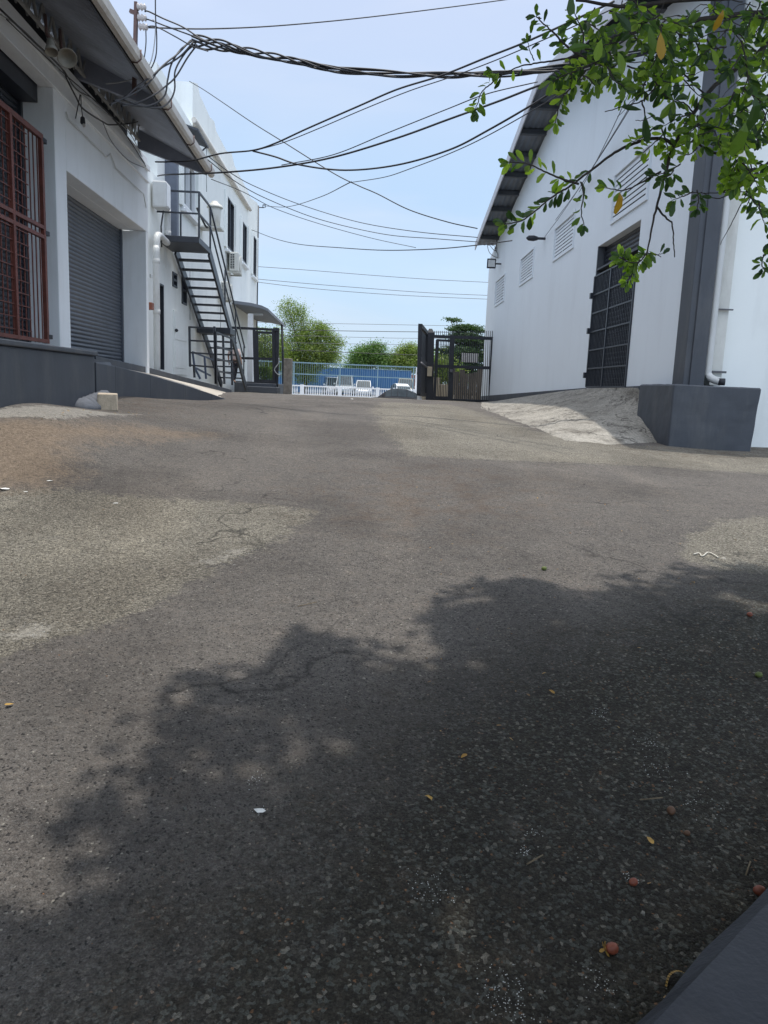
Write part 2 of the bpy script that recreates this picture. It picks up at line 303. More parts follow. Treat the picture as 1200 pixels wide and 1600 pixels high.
# ------------------------------------------------------------------ mesh helpers
def wloc(o):
    v = Vector((0, 0, 0))
    while o: v += o.location; o = o.parent
    return v
def tag(o, label=None, cat=None, group=None, kind=None):
    if label: o['label'] = label
    if cat: o['category'] = cat
    if group: o['group'] = group
    if kind: o['kind'] = kind
    return o
def thing(name, loc, label, cat, group=None):
    o = bpy.data.objects.new(name, None); C.objects.link(o); o.location = loc; o.empty_display_size = .1
    return tag(o, label, cat, group)
class MB:
    def __init__(s): s.v = []; s.f = []; s.smooth = False
    def add(s, vs, fs):
        k = len(s.v); s.v += [Vector(v) for v in vs]; s.f += [tuple(i+k for i in f) for f in fs]; return s
    def hexa(s, p):   # 8 points: bottom 4 ccw, top 4 ccw
        return s.add(p, [(3,2,1,0),(4,5,6,7),(0,1,5,4),(1,2,6,5),(2,3,7,6),(3,0,4,7)])
    def box(s, x0, x1, y0, y1, z0, z1):
        return s.hexa([(x0,y0,z0),(x1,y0,z0),(x1,y1,z0),(x0,y1,z0),(x0,y0,z1),(x1,y0,z1),(x1,y1,z1),(x0,y1,z1)])
    def fbox(s, fr, a0, a1, o0, o1, z0, z1):
        P = fr.P; return s.hexa([P(a0,o0,z0),P(a1,o0,z0),P(a1,o1,z0),P(a0,o1,z0),P(a0,o0,z1),P(a1,o0,z1),P(a1,o1,z1),P(a0,o1,z1)])
    def prism(s, pts, d):   # planar polygon swept by vector d
        n = len(pts); d = Vector(d); vs = [Vector(p) for p in pts]+[Vector(p)+d for p in pts]
        return s.add(vs, [tuple(range(n))[::-1], tuple(range(n, 2*n))]+[(i, (i+1) % n, n+(i+1) % n, n+i) for i in range(n)])
    def bar(s, a, b, w, h=None, upv=(0, 0, 1)):
        h = h or w; a = Vector(a); b = Vector(b); d = (b-a).normalized(); x = d.cross(Vector(upv))
        if x.length < 1e-3: x = d.cross(Vector((0, 1, 0)))
        x.normalize(); y = x.cross(d).normalized(); x *= w/2; y *= h/2
        return s.hexa([a-x-y, a+x-y, a+x+y, a-x+y, b-x-y, b+x-y, b+x+y, b-x+y])
    def tube(s, pts, r, n=6, cap=True):
        pts = [Vector(p) for p in pts]; m = len(pts); rs = r if isinstance(r, (list, tuple)) else [r]*m
        k = len(s.v); px = None
        for i, p in enumerate(pts):
            d = (pts[min(i+1, m-1)]-pts[max(i-1, 0)])
            if d.length < 1e-9: d = Vector((0, 0, 1))
            d.normalize()
            x = (px-d*px.dot(d)) if px is not None else d.cross(Vector((0, 0, 1)) if abs(d.z) < .95 else Vector((1, 0, 0)))
            if x.length < 1e-6: x = d.orthogonal()
            x.normalize(); px = x; y = d.cross(x)
            for j in range(n):
                a = 2*math.pi*j/n; s.v.append(p+(x*math.cos(a)+y*math.sin(a))*rs[i])
        for i in range(m-1):
            for j in range(n):
                s.f.append((k+i*n+j, k+i*n+(j+1) % n, k+(i+1)*n+(j+1) % n, k+(i+1)*n+j))
        if cap: s.f.append(tuple(k+j for j in range(n))[::-1]); s.f.append(tuple(k+(m-1)*n+j for j in range(n)))
        s.smooth = True
        return s
    def lathe(s, c, prf, n=12, axis='z'):
        c = Vector(c); k = len(s.v)
        for r, z in prf:
            for j in range(n):
                a = 2*math.pi*j/n; q = Vector((r*math.cos(a), r*math.sin(a), z))
                if axis == 'y': q = Vector((q.x, q.z, q.y))
                if axis == 'x': q = Vector((q.z, q.x, q.y))
                s.v.append(c+q)
        for i in range(len(prf)-1):
            for j in range(n): s.f.append((k+i*n+j, k+i*n+(j+1) % n, k+(i+1)*n+(j+1) % n, k+(i+1)*n+j))
        s.f.append(tuple(k+j for j in range(n))[::-1]); s.f.append(tuple(k+(len(prf)-1)*n+j for j in range(n)))
        s.smooth = True; return s
    def leaf(s, p, d, nrm, l, w):
        p = Vector(p); d = Vector(d).normalized(); nrm = Vector(nrm); x = d.cross(nrm)
        if x.length < 1e-4: x = d.orthogonal()
        x.normalize(); z = x.cross(d)
        def q(t, a, h): return p+d*(l*t)+x*(w*a)+z*(l*h)
        c = random.uniform(-.24, .10); w *= random.uniform(.85, 1.1)
        vs = [q(0,0,0), q(.3,-.33,.05), q(.3,0,.0), q(.3,.33,.05), q(.68,-.5,.05+c), q(.68,0,c), q(.68,.5,.05+c), q(.9,-.28,.02+2*c), q(.9,.28,.02+2*c), q(1,0,2*c)]
        return s.add(vs, [(0,2,1),(0,3,2),(1,2,5,4),(2,3,6,5),(4,5,9,7),(5,6,8,9)])
    def card(s, p, d, nrm, l, w):
        p = Vector(p); x = d.cross(nrm); x = x.normalized() if x.length > 1e-4 else d.orthogonal().normalized()
        return s.add([p-d*l*.5, p+x*w*.5, p+d*l*.5, p-x*w*.5], [(0, 1, 2, 3)])
    def build(s, name, m, parent=None, bevel=0, label=None, keep=False):
        org = wloc(parent) if parent else Vector((0, 0, 0))
        me = bpy.data.meshes.new(name)
        o = bpy.data.objects.new(name, me); C.objects.link(o)
        if parent: o.parent = parent
        elif s.v and not keep:    # top-level single mesh: origin at its base
            c = sum(s.v, Vector())/len(s.v); c.z = min(v.z for v in s.v); o.location = c; org = c
        me.from_pydata([tuple(v-org) for v in s.v], [], s.f); me.update()
        if not s.smooth:
            bm = bmesh.new(); bm.from_mesh(me); bmesh.ops.recalc_face_normals(bm, faces=bm.faces); bm.to_mesh(me); bm.free()
        else:
            for p in me.polygons: p.use_smooth = len(p.vertices) <= 4
        if m: me.materials.append(m)
        if bevel:
            b = o.modifiers.new('bevel', 'BEVEL'); b.width = bevel; b.segments = 2; b.limit_method = 'ANGLE'
        if label: o['label'] = label
        return o
def build_each(mb, name, m, parent, **kw):
    n = len(mb.v); par = list(range(n))
    def find(i):
        while par[i] != i: par[i] = par[par[i]]; i = par[i]
        return i
    for f in mb.f:
        a = find(f[0])
        for j in f[1:]: par[find(j)] = a
    groups = {}
    for f in mb.f: groups.setdefault(find(f[0]), []).append(f)
    for g in groups.values():
        ids = sorted({i for f in g for i in f}); ix = {i: k for k, i in enumerate(ids)}
        q = MB(); q.smooth = mb.smooth; q.add([mb.v[i] for i in ids], [tuple(ix[i] for i in f) for f in g]); o = q.build(name, m, parent, **kw)
    return o
def kids(o): return list(o.children)
def copy_tree(o, parent=None, loc=None):
    c = o.copy(); C.objects.link(c); c.parent = parent
    if loc is not None: c.location = loc
    for ch in kids(o): copy_tree(ch, c)
    return c
def catmull(pts, n=8):
    P = [Vector(p) for p in pts]; P = [P[0]*2-P[1]]+P+[P[-1]*2-P[-2]]; out = []
    for i in range(1, len(P)-2):
        a, b, c, d = P[i-1:i+3]
        for k in range(n):
            t = k/n; out.append(.5*((2*b)+(c-a)*t+(2*a-5*b+4*c-d)*t*t+(3*b-a-3*c+d)*t**3))
    out.append(P[-2]); return out

# ================================================================== GROUND
def inside_sd(poly, x, y):
    ins = False; dm = 1e9; n = len(poly)
    for i in range(n):
        x0, y0 = poly[i]; x1, y1 = poly[(i+1) % n]
        if (y0 > y) != (y1 > y) and x < (x1-x0)*(y-y0)/(y1-y0)+x0: ins = not ins
        dx, dy = x1-x0, y1-y0; t = max(0, min(1, ((x-x0)*dx+(y-y0)*dy)/(dx*dx+dy*dy+1e-12)))
        d = math.hypot(x-x0-dx*t, y-y0-dy*t); dm = min(dm, d)
    return dm if ins else -dm
def gpoly(pp): return [(G(x, y).x, G(x, y).y) for x, y in pp]
OLD = [gpoly([(-60,762),(0,766),(110,764),(230,778),(320,782),(430,790),(500,800),(420,852),(340,885),(260,935),(170,975),(60,1005),(-80,1060)]),
       gpoly([(585,640),(597,672),(640,712),(760,718),(980,727),(1210,740),(1290,735),(1250,690),(960,696),(830,672),(780,655),(700,632),(600,628)]),
       gpoly([(1075,835),(1130,812),(1290,800),(1300,900),(1120,890),(1060,870)])]
DIRT = [gpoly([(-60,655),(0,655),(110,663),(250,670),(330,678),(250,684),(130,688),(110,705),(110,742),(60,762),(-60,765)])]
CHALK = [gpoly([(-40,643),(150,642),(215,646),(200,650),(100,655),(-40,654)]), gpoly([(0,988),(70,975),(85,985),(60,992),(0,998)]), gpoly([(300,884),(380,856),(376,862),(300,893)])]
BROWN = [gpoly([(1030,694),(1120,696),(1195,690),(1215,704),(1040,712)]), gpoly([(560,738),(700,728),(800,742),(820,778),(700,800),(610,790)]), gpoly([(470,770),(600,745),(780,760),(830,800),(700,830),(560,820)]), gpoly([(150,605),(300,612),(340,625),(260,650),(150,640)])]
COARSE_SHADE = [gpoly([(1200,905),(1000,950),(830,1010),(680,1090),(500,1230),(360,1360),(200,1480),(60,1640),(0,1900),(1500,1900),(1500,905)])]  # coarse gravel patch, its colour also darkened to deepen the tree's shade
xs = [-700,-300,-120,-60,-30,-18,-12]+[-9+.15*i for i in range(18)]+[-6.3+.09*i for i in range(141)]+[6.5+.3*i for i in range(12)]+[12,18,30,60,120,300,700]
ys = [-60,-30,-15,-8,-5,-3,-1.5,-.5]
y = 0.2
while y < 70: ys.append(y); y += max(.08, y*.011)
ys += [72,76,82,90,110,150,250,450,900,1800]
gm = bpy.data.meshes.new('ground'); ground = bpy.data.objects.new('ground', gm); C.objects.link(ground); tag(ground, kind='structure')
V = []; A = {k: [] for k in ('old', 'dirt', 'chalk', 'brown', 'coarse_shade')}
def field(polys, x, y, w): return max(0, min(1, .5+max(inside_sd(p, x, y) for p in polys)/(2*w)))
for yy in ys:
    for xx in xs:
        V.append((xx, yy, gz(xx, yy)))
        near = 0 < yy < 26 and abs(xx) < 11
        w = .05+.03*max(1, yy)
        A['old'].append(field(OLD, xx, yy, w) if near else (1 if yy > 26 else 0))
        A['dirt'].append(field(DIRT, xx, yy, w*1.3) if near else 0)
        A['chalk'].append(field(CHALK, xx, yy, w*.5) if near else 0)
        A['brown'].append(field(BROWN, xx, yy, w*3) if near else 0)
        A['coarse_shade'].append(field(COARSE_SHADE, xx, yy, .7) if abs(xx) < 11 and yy < 26 else 0)
nx_ = len(xs)
gm.from_pydata(V, [], [(j*nx_+i, j*nx_+i+1, (j+1)*nx_+i+1, (j+1)*nx_+i) for j in range(len(ys)-1) for i in range(nx_-1)])
for k, vals in A.items():
    a = gm.attributes.new(k, 'FLOAT', 'POINT'); a.data.foreach_set('value', vals)
for p in gm.polygons: p.use_smooth = True
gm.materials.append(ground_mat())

# loose chips and pebbles lying on the near ground
mb = MB()
def pebble(mb, p, r):
    a = random.uniform(0, 6.28); n = random.choice((4, 5, 6)); h = r*random.uniform(.3, .6); k = len(mb.v); e = random.uniform(.6, 1)
    lo = []; hi = []
    for j in range(n):
        t = a+6.283*j/n+random.uniform(-.3, .3); q = Vector((math.cos(t)*r, math.sin(t)*r*e, 0)); lo.append(p+q-Vector((0, 0, r*.2))); hi.append(p+q*random.uniform(.55, .85)+Vector((0, 0, h*random.uniform(.8, 1.1))))
    mb.add(lo+hi, [tuple(range(n, 2*n))]+[(i, (i+1) % n, n+(i+1) % n, n+i) for i in range(n)])
chips = {k: MB() for k in 'abcd'}
for i in range(15000):
    u = random.random(); Y = .9+11*u**1.7; X = random.uniform(-.56, .56)*(Y+1.2)
    wgt = 1 if X > .15*Y-.2 and Y < 4.5 else (.35 if Y < 5 else .5)
    if random.random() > wgt: continue
    p = Vector((X, Y, gz(X, Y))); r = random.choice((.0013, .0016, .002, .002, .0025, .0033))*(1+.12*Y)
    if random.random() < .012: r *= 2
    k = 'a' if random.random() < .45 else ('b' if random.random() < .84 else ('c' if random.random() < .6 else 'd'))
    pebble(chips[k], p, r)
for k, nm, c in (('a', 'dark', (.045, .045, .042)), ('b', 'grey', (.10, .10, .085)), ('c', 'pale', (.22, .21, .18)), ('d', 'rusty', (.20, .10, .05))):
    tag(chips[k].build('loose_gravel', mat('loose_chip_'+nm, c, .85, var=.3, scale=40)), f'scattered {nm} stone chips lying on the asphalt', 'gravel', kind='stuff')

# ================================================================== LEFT WAREHOUSE
garage_s1 = GL.hit(232, 400)[0]           # far end of the front wall
go0, glt = GL.hit(104, 265); go1, glz = GL.hit(228, 362)   # opening of the roller shutter
lintel = (glt+glz)/2
eave_z = GL.hit(217, 232)[1]
p_in0 = GL.hit(85, 200)[0]                # near side of the pier between the two openings
LG = thing('warehouse', GL.P(garage_s1, 0, -.4), 'white warehouse along the left side with roller shutter, red grille and deep corrugated eave', 'warehouse')
WT = eave_z
wall = MB()
lin1 = GL.hit(83, 137)[1]
wall.fbox(GL, -6, p_in0, -.20, 0, lin1, WT)
wall.fbox(GL, p_in0, go0, -.48, 0, -1, WT)                # pier
wall.fbox(GL, go0, garage_s1, -.28, 0, lintel, WT)
wall.fbox(GL, go1, garage_s1, -1.0, 0, -1, lintel)             # far pier
wall.fbox(GL, go0, go1, -.7, -.28, lintel, WT)                 # thick lintel
wall.fbox(GL, -6, go1+.6, -7, -1.0, -1, .20)                   # floor slab
wall.fbox(GL, -6, p_in0, -.9, -.50, WT-.25, WT)
wall.fbox(GL, garage_s1-.25, garage_s1, -7, -1.0, -1, WT)
wall.build('wall', M['white'], LG, bevel=.012)
b = MB(); b.fbox(GL, -6, garage_s1+.02, 0, .05, WT-.26, WT-.17); b.fbox(GL, -6, garage_s1+.02, 0, .035, WT-.50, WT-.47); build_each(b, 'cornice', M['white'], LG, bevel=.006)
# roller shutter with real corrugation
def shutter(fr, a0, a1, off, z0, z1, parent, m, pitch=.075, depth=.022):
    s = MB(); n = int((z1-z0)/pitch); k = 0; vs = []; rows = n*6
    for i in range(rows+1):
        z = z0+(z1-z0)*i/rows; t = (i % 6)/6; d = depth*abs(math.sin(math.pi*t))
        vs += [fr.P(a0, off+d, z), fr.P(a1, off+d, z)]
    s.add(vs, [(2*i, 2*i+1, 2*i+3, 2*i+2) for i in range(rows)]); o = s.build('roller_shutter', m, parent)
    g = MB(); g.fbox(fr, a0-.02, a0+.07, off, off+.06, z0, z1); g.fbox(fr, a1-.07, a1+.02, off, off+.06, z0, z1); g.fbox(fr, a0+.07, a1-.07, off-.01, off+.035, z0, z0+.09); build_each(g, 'guide_rail', m, o)
    return o
sill = GL.hit(222, 583, -.55)[1]
shutter(GL, go0, go1, -.55, sill-.05, lintel, LG, M['shutter'])
shutter(GL, 1.0, p_in0, -.50, -.1, WT-.1, LG, M['steel'])
MB().fbox(GL, 1.0, p_in0-.02, -.47, -.22, lin1-.22, lin1+.12).build('shutter_box', M['steel'], LG)
# red security grille, hung in front of the first opening
gs1, gt = GL.hit(61, 214); gmid = GL.hit(66, 368)[1]; gb = GL.hit(72, 537)[1]
gr = MB(); gs0 = gs1-4.0
for z, w in ((gt, .07), (gmid+.10, .05), (gmid-.03, .05), (gb+.03, .05)): gr.bar(GL.P(gs0, .03, z), GL.P(gs1, .03, z), .05, w)
for a in (gs1-.03, gs1-1.02, gs1-2.0, gs1-3.0): gr.bar(GL.P(a, .03, gb), GL.P(a, .03, gt+.02), .055, .06)
gf = gr.build('security_grille', M['rust'], LG)
mesh = MB()
i = 0; a = gs1-.13
while a > gs0:
    mesh.bar(GL.P(a, .015, gb), GL.P(a, .015, gt), .014); a -= .135
z = gb+.13
while z < gt-.05:
    if abs(z-gmid-.03) > .1: mesh.bar(GL.P(gs0, .03, z), GL.P(gs1-(.55 if z < gmid else .5), .03, z), .012)
    z += .16
mesh.build('grille_mesh', M['rust'], gf)
hg = MB()
for z in (gt-.03, gmid+.04, gb+.10): hg.fbox(GL, gs1-.02, gs1+.12, .0, .06, z-.03, z+.03)
build_each(hg, 'hinge', M['black'], gf)
# thin conduit wrapped round the opening
cpts = [GL.hit(100, 175), GL.hit(104, 186), GL.hit(164, 245), GL.hit(170, 240), GL.hit(178, 262), GL.hit(222, 303), GL.hit(226, 325)]
MB().tube([GL.P(a, .03, z) for a, z in cpts], .011, 5).build('conduit', M['pipew'], LG)
# eave: sloping corrugated sheets with flat fascia
gutter_s1, gutter_z = None, None
end_s = garage_s1+.15
OV = 1.35; ez = WT+.42
g_out = GL.hit(325, 270, OV); eo_z = g_out[1]
end_s = g_out[0]; print('eave end', end_s, garage_s1, 'outer z', eo_z, 'inner', WT)
cor = MB(); ns = int((end_s+6)/.034); vs = []
for i in range(ns+1):
    a = -6+(end_s+6)*i/ns; d = .024*math.cos(2*math.pi*i/4.0)
    vs += [GL.P(a, -4.5, ez+d+1.2), GL.P(a, -.1, ez+d+.02), GL.P(a, OV+.03, eo_z+.07+d)]
cor.add(vs, [(3*i+k, 3*i+k+1, 3*i+k+4, 3*i+k+3) for i in range(ns) for k in (0, 1)]); cor.smooth = True
roof = cor.build('roof', M['galv'], LG)
rb = MB()
def outrigger(s0, s1):
    P = GL.P; h0 = .34
    rb.hexa([P(s0, -.05, ez-h0-.05), P(s1, -.05, ez-h0-.05), P(s1, OV-.06, eo_z-.05), P(s0, OV-.06, eo_z-.05), P(s0, -.05, ez+.02), P(s1, -.05, ez+.02), P(s1, OV-.02, eo_z+.075), P(s0, OV-.02, eo_z+.075)])
e1 = GL.hit(110, 110)[0]
outrigger(end_s-.12, end_s-.02); outrigger(e1+.3, e1+.42); outrigger(e1-3.4, e1-3.28)
for o_, dz in ():
    zc = ez+(eo_z+.07-ez)*(o_+.1)/(OV+.1); rb.bar(GL.P(-6, o_, zc-.06), GL.P(end_s-.05, o_, zc-.06), .05, .05)
build_each(rb, 'eave_bracket', mat('bracket_grey_paint', (.24, .26, .31), .6, var=.15), roof)
MB().fbox(GL, -6, end_s, OV-.05, OV-.02, eo_z-.05, eo_z+.05).build('fascia', M['steel'], roof)
gt_ = MB()
prf = [(0, .06), (0, -.05), (.03, -.08), (.09, -.08), (.125, -.04), (.135, .06), (.125, .06), (.11, -.035), (.085, -.065), (.035, -.065), (.012, -.04), (.012, .06)]
pts = [GL.P(-6, OV+a, eo_z+z) for a, z in prf]; gt_.prism(pts, GL.P(end_s+.05, 0, 0)-GL.P(-6, 0, 0)); gt_.build('gutter', M['cream'], LG)
br = MB()
a = end_s-.4
while a > -4:
    br.tube([GL.P(a, OV+.145, eo_z+.07), GL.P(a, OV+.145, eo_z-.05), GL.P(a, OV+.09, eo_z-.095), GL.P(a, OV+.01, eo_z-.09)], .010, 5); a -= 1.75
build_each(br, 'gutter_bracket', M['brownpole'], LG)
# lattice girder on top of the wall
lt = MB(); z0, z1 = WT+.03, WT+.36; a = -6
for z in (z0, z1): lt.bar(GL.P(-6, .12, z), GL.P(end_s-.6, .12, z), .04, .035)
k = 0
while a < end_s-.7:
    lt.bar(GL.P(a, .12, z0 if k % 2 else z1), GL.P(a+.17, .12, z1 if k % 2 else z0), .022, .018); lt.bar(GL.P(a, .05, z1 if k % 2 else z0), GL.P(a+.17, .05, z0 if k % 2 else z1), .022, .018); a += .17; k += 1
lt.build('lattice_girder', mat('lattice_paint', (.30, .30, .29), .6, var=.25, scale=8), LG)
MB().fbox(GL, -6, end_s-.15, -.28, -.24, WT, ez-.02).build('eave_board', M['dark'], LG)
# small clip under the far jamb
MB().fbox(GL, go1+.25, go1+.37, 0, .04, GL.hit(222, 425)[1]-.03, GL.hit(222, 425)[1]+.04).build('switch_box', M['pipew'], LG)

# dock in front of it
LD = Fr(3.1, 545, 'left')
d1, dzt = LD.hit(148, 549); dock_h = dzt
dk = thing('loading_dock', LD.P(d1, 0, -.5), 'slate grey painted loading dock below the red grille on the left', 'loading dock')
m_ = MB(); m_.fbox(LD, -6, d1, -1.25, 0, -1.6, dock_h-.055); m_.build('body', M['slate'], dk, bevel=.02)
m_ = MB(); m_.fbox(LD, -6, d1+.03, -1.27, .03, dock_h-.055, dock_h); m_.build('edge_slab', M['slate'], dk, bevel=.012)
m_ = MB()
q = LD.P(d1-.1, .02, gz(*LD.P(d1, 0, 0).xy)); random.seed(3)
for k in range(7): 
    c = LD.P(d1-.6+.12*k, .05+.02*random.random(), gz(*LD.P(d1, 0, 0).xy)-.02); m_.lathe(c, [(.16, -.05), (.15+.02*random.random(), .03), (.10, .08+.012*k), (.04, .12+.014*k)], 9)
m_.build('mortar_lump', mat('grey_mortar', (.10, .108, .125), .9, var=.2, scale=14, bump=.5, bscale=30), dk)
MB().hexa([K(147,566,d1+.15), K(175,571,d1+1.4), K(180,571,d1+1.6)+Vector((-.8,.4,0)), K(147,566,d1+.15)+Vector((-.9,.2,0)), K(147,561,d1+.15), K(172,566,d1+1.4), K(178,566,d1+1.6)+Vector((-.8,.4,0)), K(147,561,d1+.15)+Vector((-.9,.2,0))]).build('step', M['slate'], dk)

# concrete vehicle ramp with slate kerb walls
rp_ = thing('entrance_ramp', K(250, 600, 13), 'pale concrete ramp with slate kerb walls descending from the left roller shutter', 'ramp')
def gpt(x, y): return Vector((x, y, gz(x, y)))
kb = [(150, 566, 9.6), (180, 572, 10.6), (235, 586, 12.2), (290, 602, 13.8), (330, 615, 15.0), (352, 623, 15.6)]
ktop = [K(*k) for k in kb]; m_ = MB(); th = Vector((-.16, .03, 0))
for a, b in zip(ktop, ktop[1:]):
    a0 = Vector((a.x, a.y, gz(a.x, a.y)-.4)); b0 = Vector((b.x, b.y, gz(b.x, b.y)-.4)); m_.hexa([a0, b0, b0+th, a0+th, a, b, b+th, a+th])
m_.build('outer_kerb', M['slate'], rp_, bevel=.01)
k2 = [(150, 556, 13.2), (232, 574, 17.0), (280, 587, 19.5), (330, 600, 22.0), (362, 609, 24)]
kt2 = [K(*k) for k in k2]; m_ = MB()
for a, b in zip(kt2, kt2[1:]):
    dn = Vector((0, 0, -.75)); m_.hexa([a+dn, b+dn, b+dn+th*1.3, a+dn+th*1.3, a, b, b+th*1.3, a+th*1.3])
m_.build('inner_kerb', M['slate'], rp_, bevel=.01)
sf = MB(); outer = [a-Vector((.02, 0, .035)) for a in ktop]+[K(398, 621, 16.8)-Vector((0, 0, .02))]; inner = [a-Vector((-.01, 0, .13)) for a in kt2]+[K(400, 611, 21)-Vector((0, 0, .16))]
def resample(P, n):
    L_ = [0]
    for a, b in zip(P, P[1:]): L_.append(L_[-1]+(b-a).length)
    out = []
    for i in range(n):
        t = L_[-1]*i/(n-1); k = 0
        while k < len(P)-2 and L_[k+1] < t: k += 1
        f = (t-L_[k])/(L_[k+1]-L_[k]); out.append(P[k].lerp(P[k+1], f))
    return out
ro, ri = resample(outer, 14), resample(inner, 14)
sf.add([p for a, b in zip(ro, ri) for p in (a, b)], [(2*i, 2*i+1, 2*i+3, 2*i+2) for i in range(13)]); sf.build('ramp_surface', M['conc2'], rp_)

# cut stone block beside the dock
p = G(168, 640); a = .35; m_ = MB(); hx, hy, hz = .115, .12, .19
m_.box(-hx, hx, -hy, hy, -.01, hz)
for i, v in enumerate(m_.v): v.x += random.uniform(-.012, .012); v.y += random.uniform(-.012, .012); v.z += random.uniform(-.008, .008) if v.z > 0 else 0
rm = Matrix.Rotation(a, 3, 'Z'); m_.v = [rm @ v+p for v in m_.v]
tag(m_.build('stone_block', M['block'], bevel=.012), 'small rough cut stone block lying at the corner of the slate dock', 'stone block')

# horn lamps up under the eave
for i, (px, py, D, r, lab) in enumerate([(80, 76, 9.4, .075, 'smaller aged floodlight dish under the left eave, on the dark truss'), (104, 88, 9.7, .115, 'larger pale floodlight dish facing the yard under the left eave')]):
    c = K(px, py, D); t = thing('eave_floodlight', c, lab, 'floodlight', 'floodlight dishes under the eave')
    ax = (Vector((.35, -.55, -.55)) if i else Vector((.2, -.3, -.9))).normalized(); x = MB(); q = ax.to_track_quat('Z', 'Y')
    x.lathe((0, 0, 0), [(.03, -.12), (.04, -.09), (.045, -.05), (r*.8, -.01), (r, .05), (r*.93, .05), (r*.6, .0), (.02, -.03)], 16); x.v = [q @ v+c for v in x.v]; x.build('lamp_dish', M['lampw'], t)
    MB().tube([c-ax*.12, c-ax*.16+Vector((-.06, .05, .05)), c-ax*.16+Vector((-.10, .12, .28))], .02, 6).build('mounting_arm', M['brownpole'], t)
c = GL.P(GL.hit(117, 187)[0], .12, GL.hit(117, 187)[1])
t = thing('lamp_socket', c, 'tiny bare black lamp socket hanging on the left warehouse wall above the shutter', 'lamp socket')
x = MB(); x.lathe((0, 0, 0), [(.02, .05), (.035, .03), (.04, -.04), (.03, -.06)], 10); x.v = [v+c for v in x.v]; x.build('socket', M['black'], t)
x = MB(); x.lathe((0, 0, 0), [(.015, 0), (.025, -.02), (.02, -.045), (.004, -.055)], 10); x.v = [v+c+Vector((.02, -.01, -.055)) for v in x.v]; x.build('bulb', M['porcelain'], t)
MB().tube([c+Vector((0, 0, .04)), c+Vector((-.02, 0, .2)), c+Vector((-.06, .1, .4))], .008, 5).build('flex', M['cable'], t)

# ---- mast with insulators rising through the eave
D = 12.3; base = K(209, 108, D); top = K(213, 4, D)
ms = thing('service_mast', base, 'rusty brown steel service mast with insulators above the left gutter', 'mast')
MB().bar(base-Vector((0, 0, .35)), top, .075, .045).build('post', M['brownpole'], ms)
x = MB(); x.bar(K(203, 17, D), K(216, 22, D), .05, .05); x.build('cross_lug', M['brownpole'], ms)
for py, dx in ((11, 8), (28, 9), (42, 11)):
    c = K(213+dx, py, D); x = MB(); x.lathe(c, [(.025, -.07), (.055, -.05), (.03, -.02), (.055, .0), (.03, .03), (.05, .05), (.02, .07)], 10, 'x'); x.build('insulator', M['porcelain'], ms)
x = MB(); x.lathe(K(207, 84, D), [(.05, -.06), (.065, 0), (.05, .06)], 8); x.bar(K(203, 84, D), K(212, 86, D), .03); x.build('clamp', M['brownpole'], ms)

# ================================================================== OFFICE BUILDING (left, beyond)
OB = thing('office_building', OF.P(25, 0, -.4), 'white two storey office building with stepped parapet behind the outdoor stair', 'office building')
s_a = garage_s1-1.5; s_b = OF.hit(245, 97)[0]; s_c = OF.hit(262, 127)[0]; s_d = OF.hit(301, 128)[0]; s_e = OF.hit(402, 400)[0]
print('office s', s_a, s_b, s_c, s_d, s_e)
zb1 = OF.hit(245, 97)[1]
prof_px = [(301,128),(309,131),(312,148),(328,183),(335,190),(338,205),(354,236),(362,240),(367,260),(388,300),(391,309),(402,317)]
pp = [OF.hit(x, y) for x, y in prof_px]
wl = MB()
TH = .22
poly = [(s_a, -1.2), (s_a, 5.2), (s_b, 5.2), (s_b, zb1), (s_c, zb1-.05), (s_c, 7.9), (s_d, 7.9)]+[(a, z) for a, z in pp]+[(s_e, -1.2)]
poly = [p for p in poly]
# openings are set as proud frames over dark recesses, so cut the wall into columns around them
def wall_columns(fr, cuts, holes, topf, z0, mb, o0=-.22, o1=0):
    for a, b in zip(cuts, cuts[1:]):
        if b-a < 1e-4: continue
        hs = sorted([(h[2], h[3]) for h in holes if h[0] <= a+1e-4 and h[1] >= b-1e-4]); z = z0
        for h0, h1 in hs:
            mb.fbox(fr, a, b, o0, o1, z, h0); z = h1
        ta, tb = topf(a+1e-4), topf(b-1e-4); P = fr.P
        mb.hexa([P(a,o0,z),P(b,o0,z),P(b,o1,z),P(a,o1,z),P(a,o0,ta),P(b,o0,tb),P(b,o1,tb),P(a,o1,ta)])
def topf(a):
    if a < s_b: return 5.2
    if a < s_c: return zb1
    if a < s_d: return 7.9
    for (a0, z0), (a1, z1) in zip(pp, pp[1:]):
        if a0 <= a <= a1: return z0+(z1-z0)*(a-a0)/(a1-a0+1e-9)
    return pp[-1][1]
def rect(x0, y0, x1, y1):
    """window seen between picture columns x0..x1; y0 top at the near edge, y1 bottom at the near edge"""
    a0, zt = OF.hit(x0, y0); zb = OF.hit(x0, y1)[1]; a1 = OF.hit(x1, y0)[0]; return (a0, a1, zb, zt)
wins = [rect(284, 240, 304, 318), rect(353, 303, 365, 384), rect(377, 343, 385, 405), rect(394, 365, 400, 427)]
lows = [rect(269, 424, 275.5, 447), rect(283.5, 429, 290.5, 474)]
door1 = rect(247, 441, 255, 577)
holes = wins+lows+[door1]
cuts = sorted(set([s_a, s_b, s_c, s_d, s_e]+[a for a, z in pp]+[h[0] for h in holes]+[h[1] for h in holes]))
cuts = [c for c in cuts if s_a <= c <= s_e]
wall_columns(OF, cuts, holes, topf, -1.2, wl)
wl.fbox(OF, s_e-.22, s_e, -9, -.22, -1.2, pp[-1][1]); wl.fbox(OF, s_d, s_d+.22, -9, -.22, 7.0, pp[0][1]); wl.fbox(OF, s_b, s_b+.2, -3.5, -.22, 4, zb1)
wl.fbox(OF, s_c-.2, s_c, -3.5, -.22, 4, zb1-.1)
wl.build('wall', M['white_w'], OB)
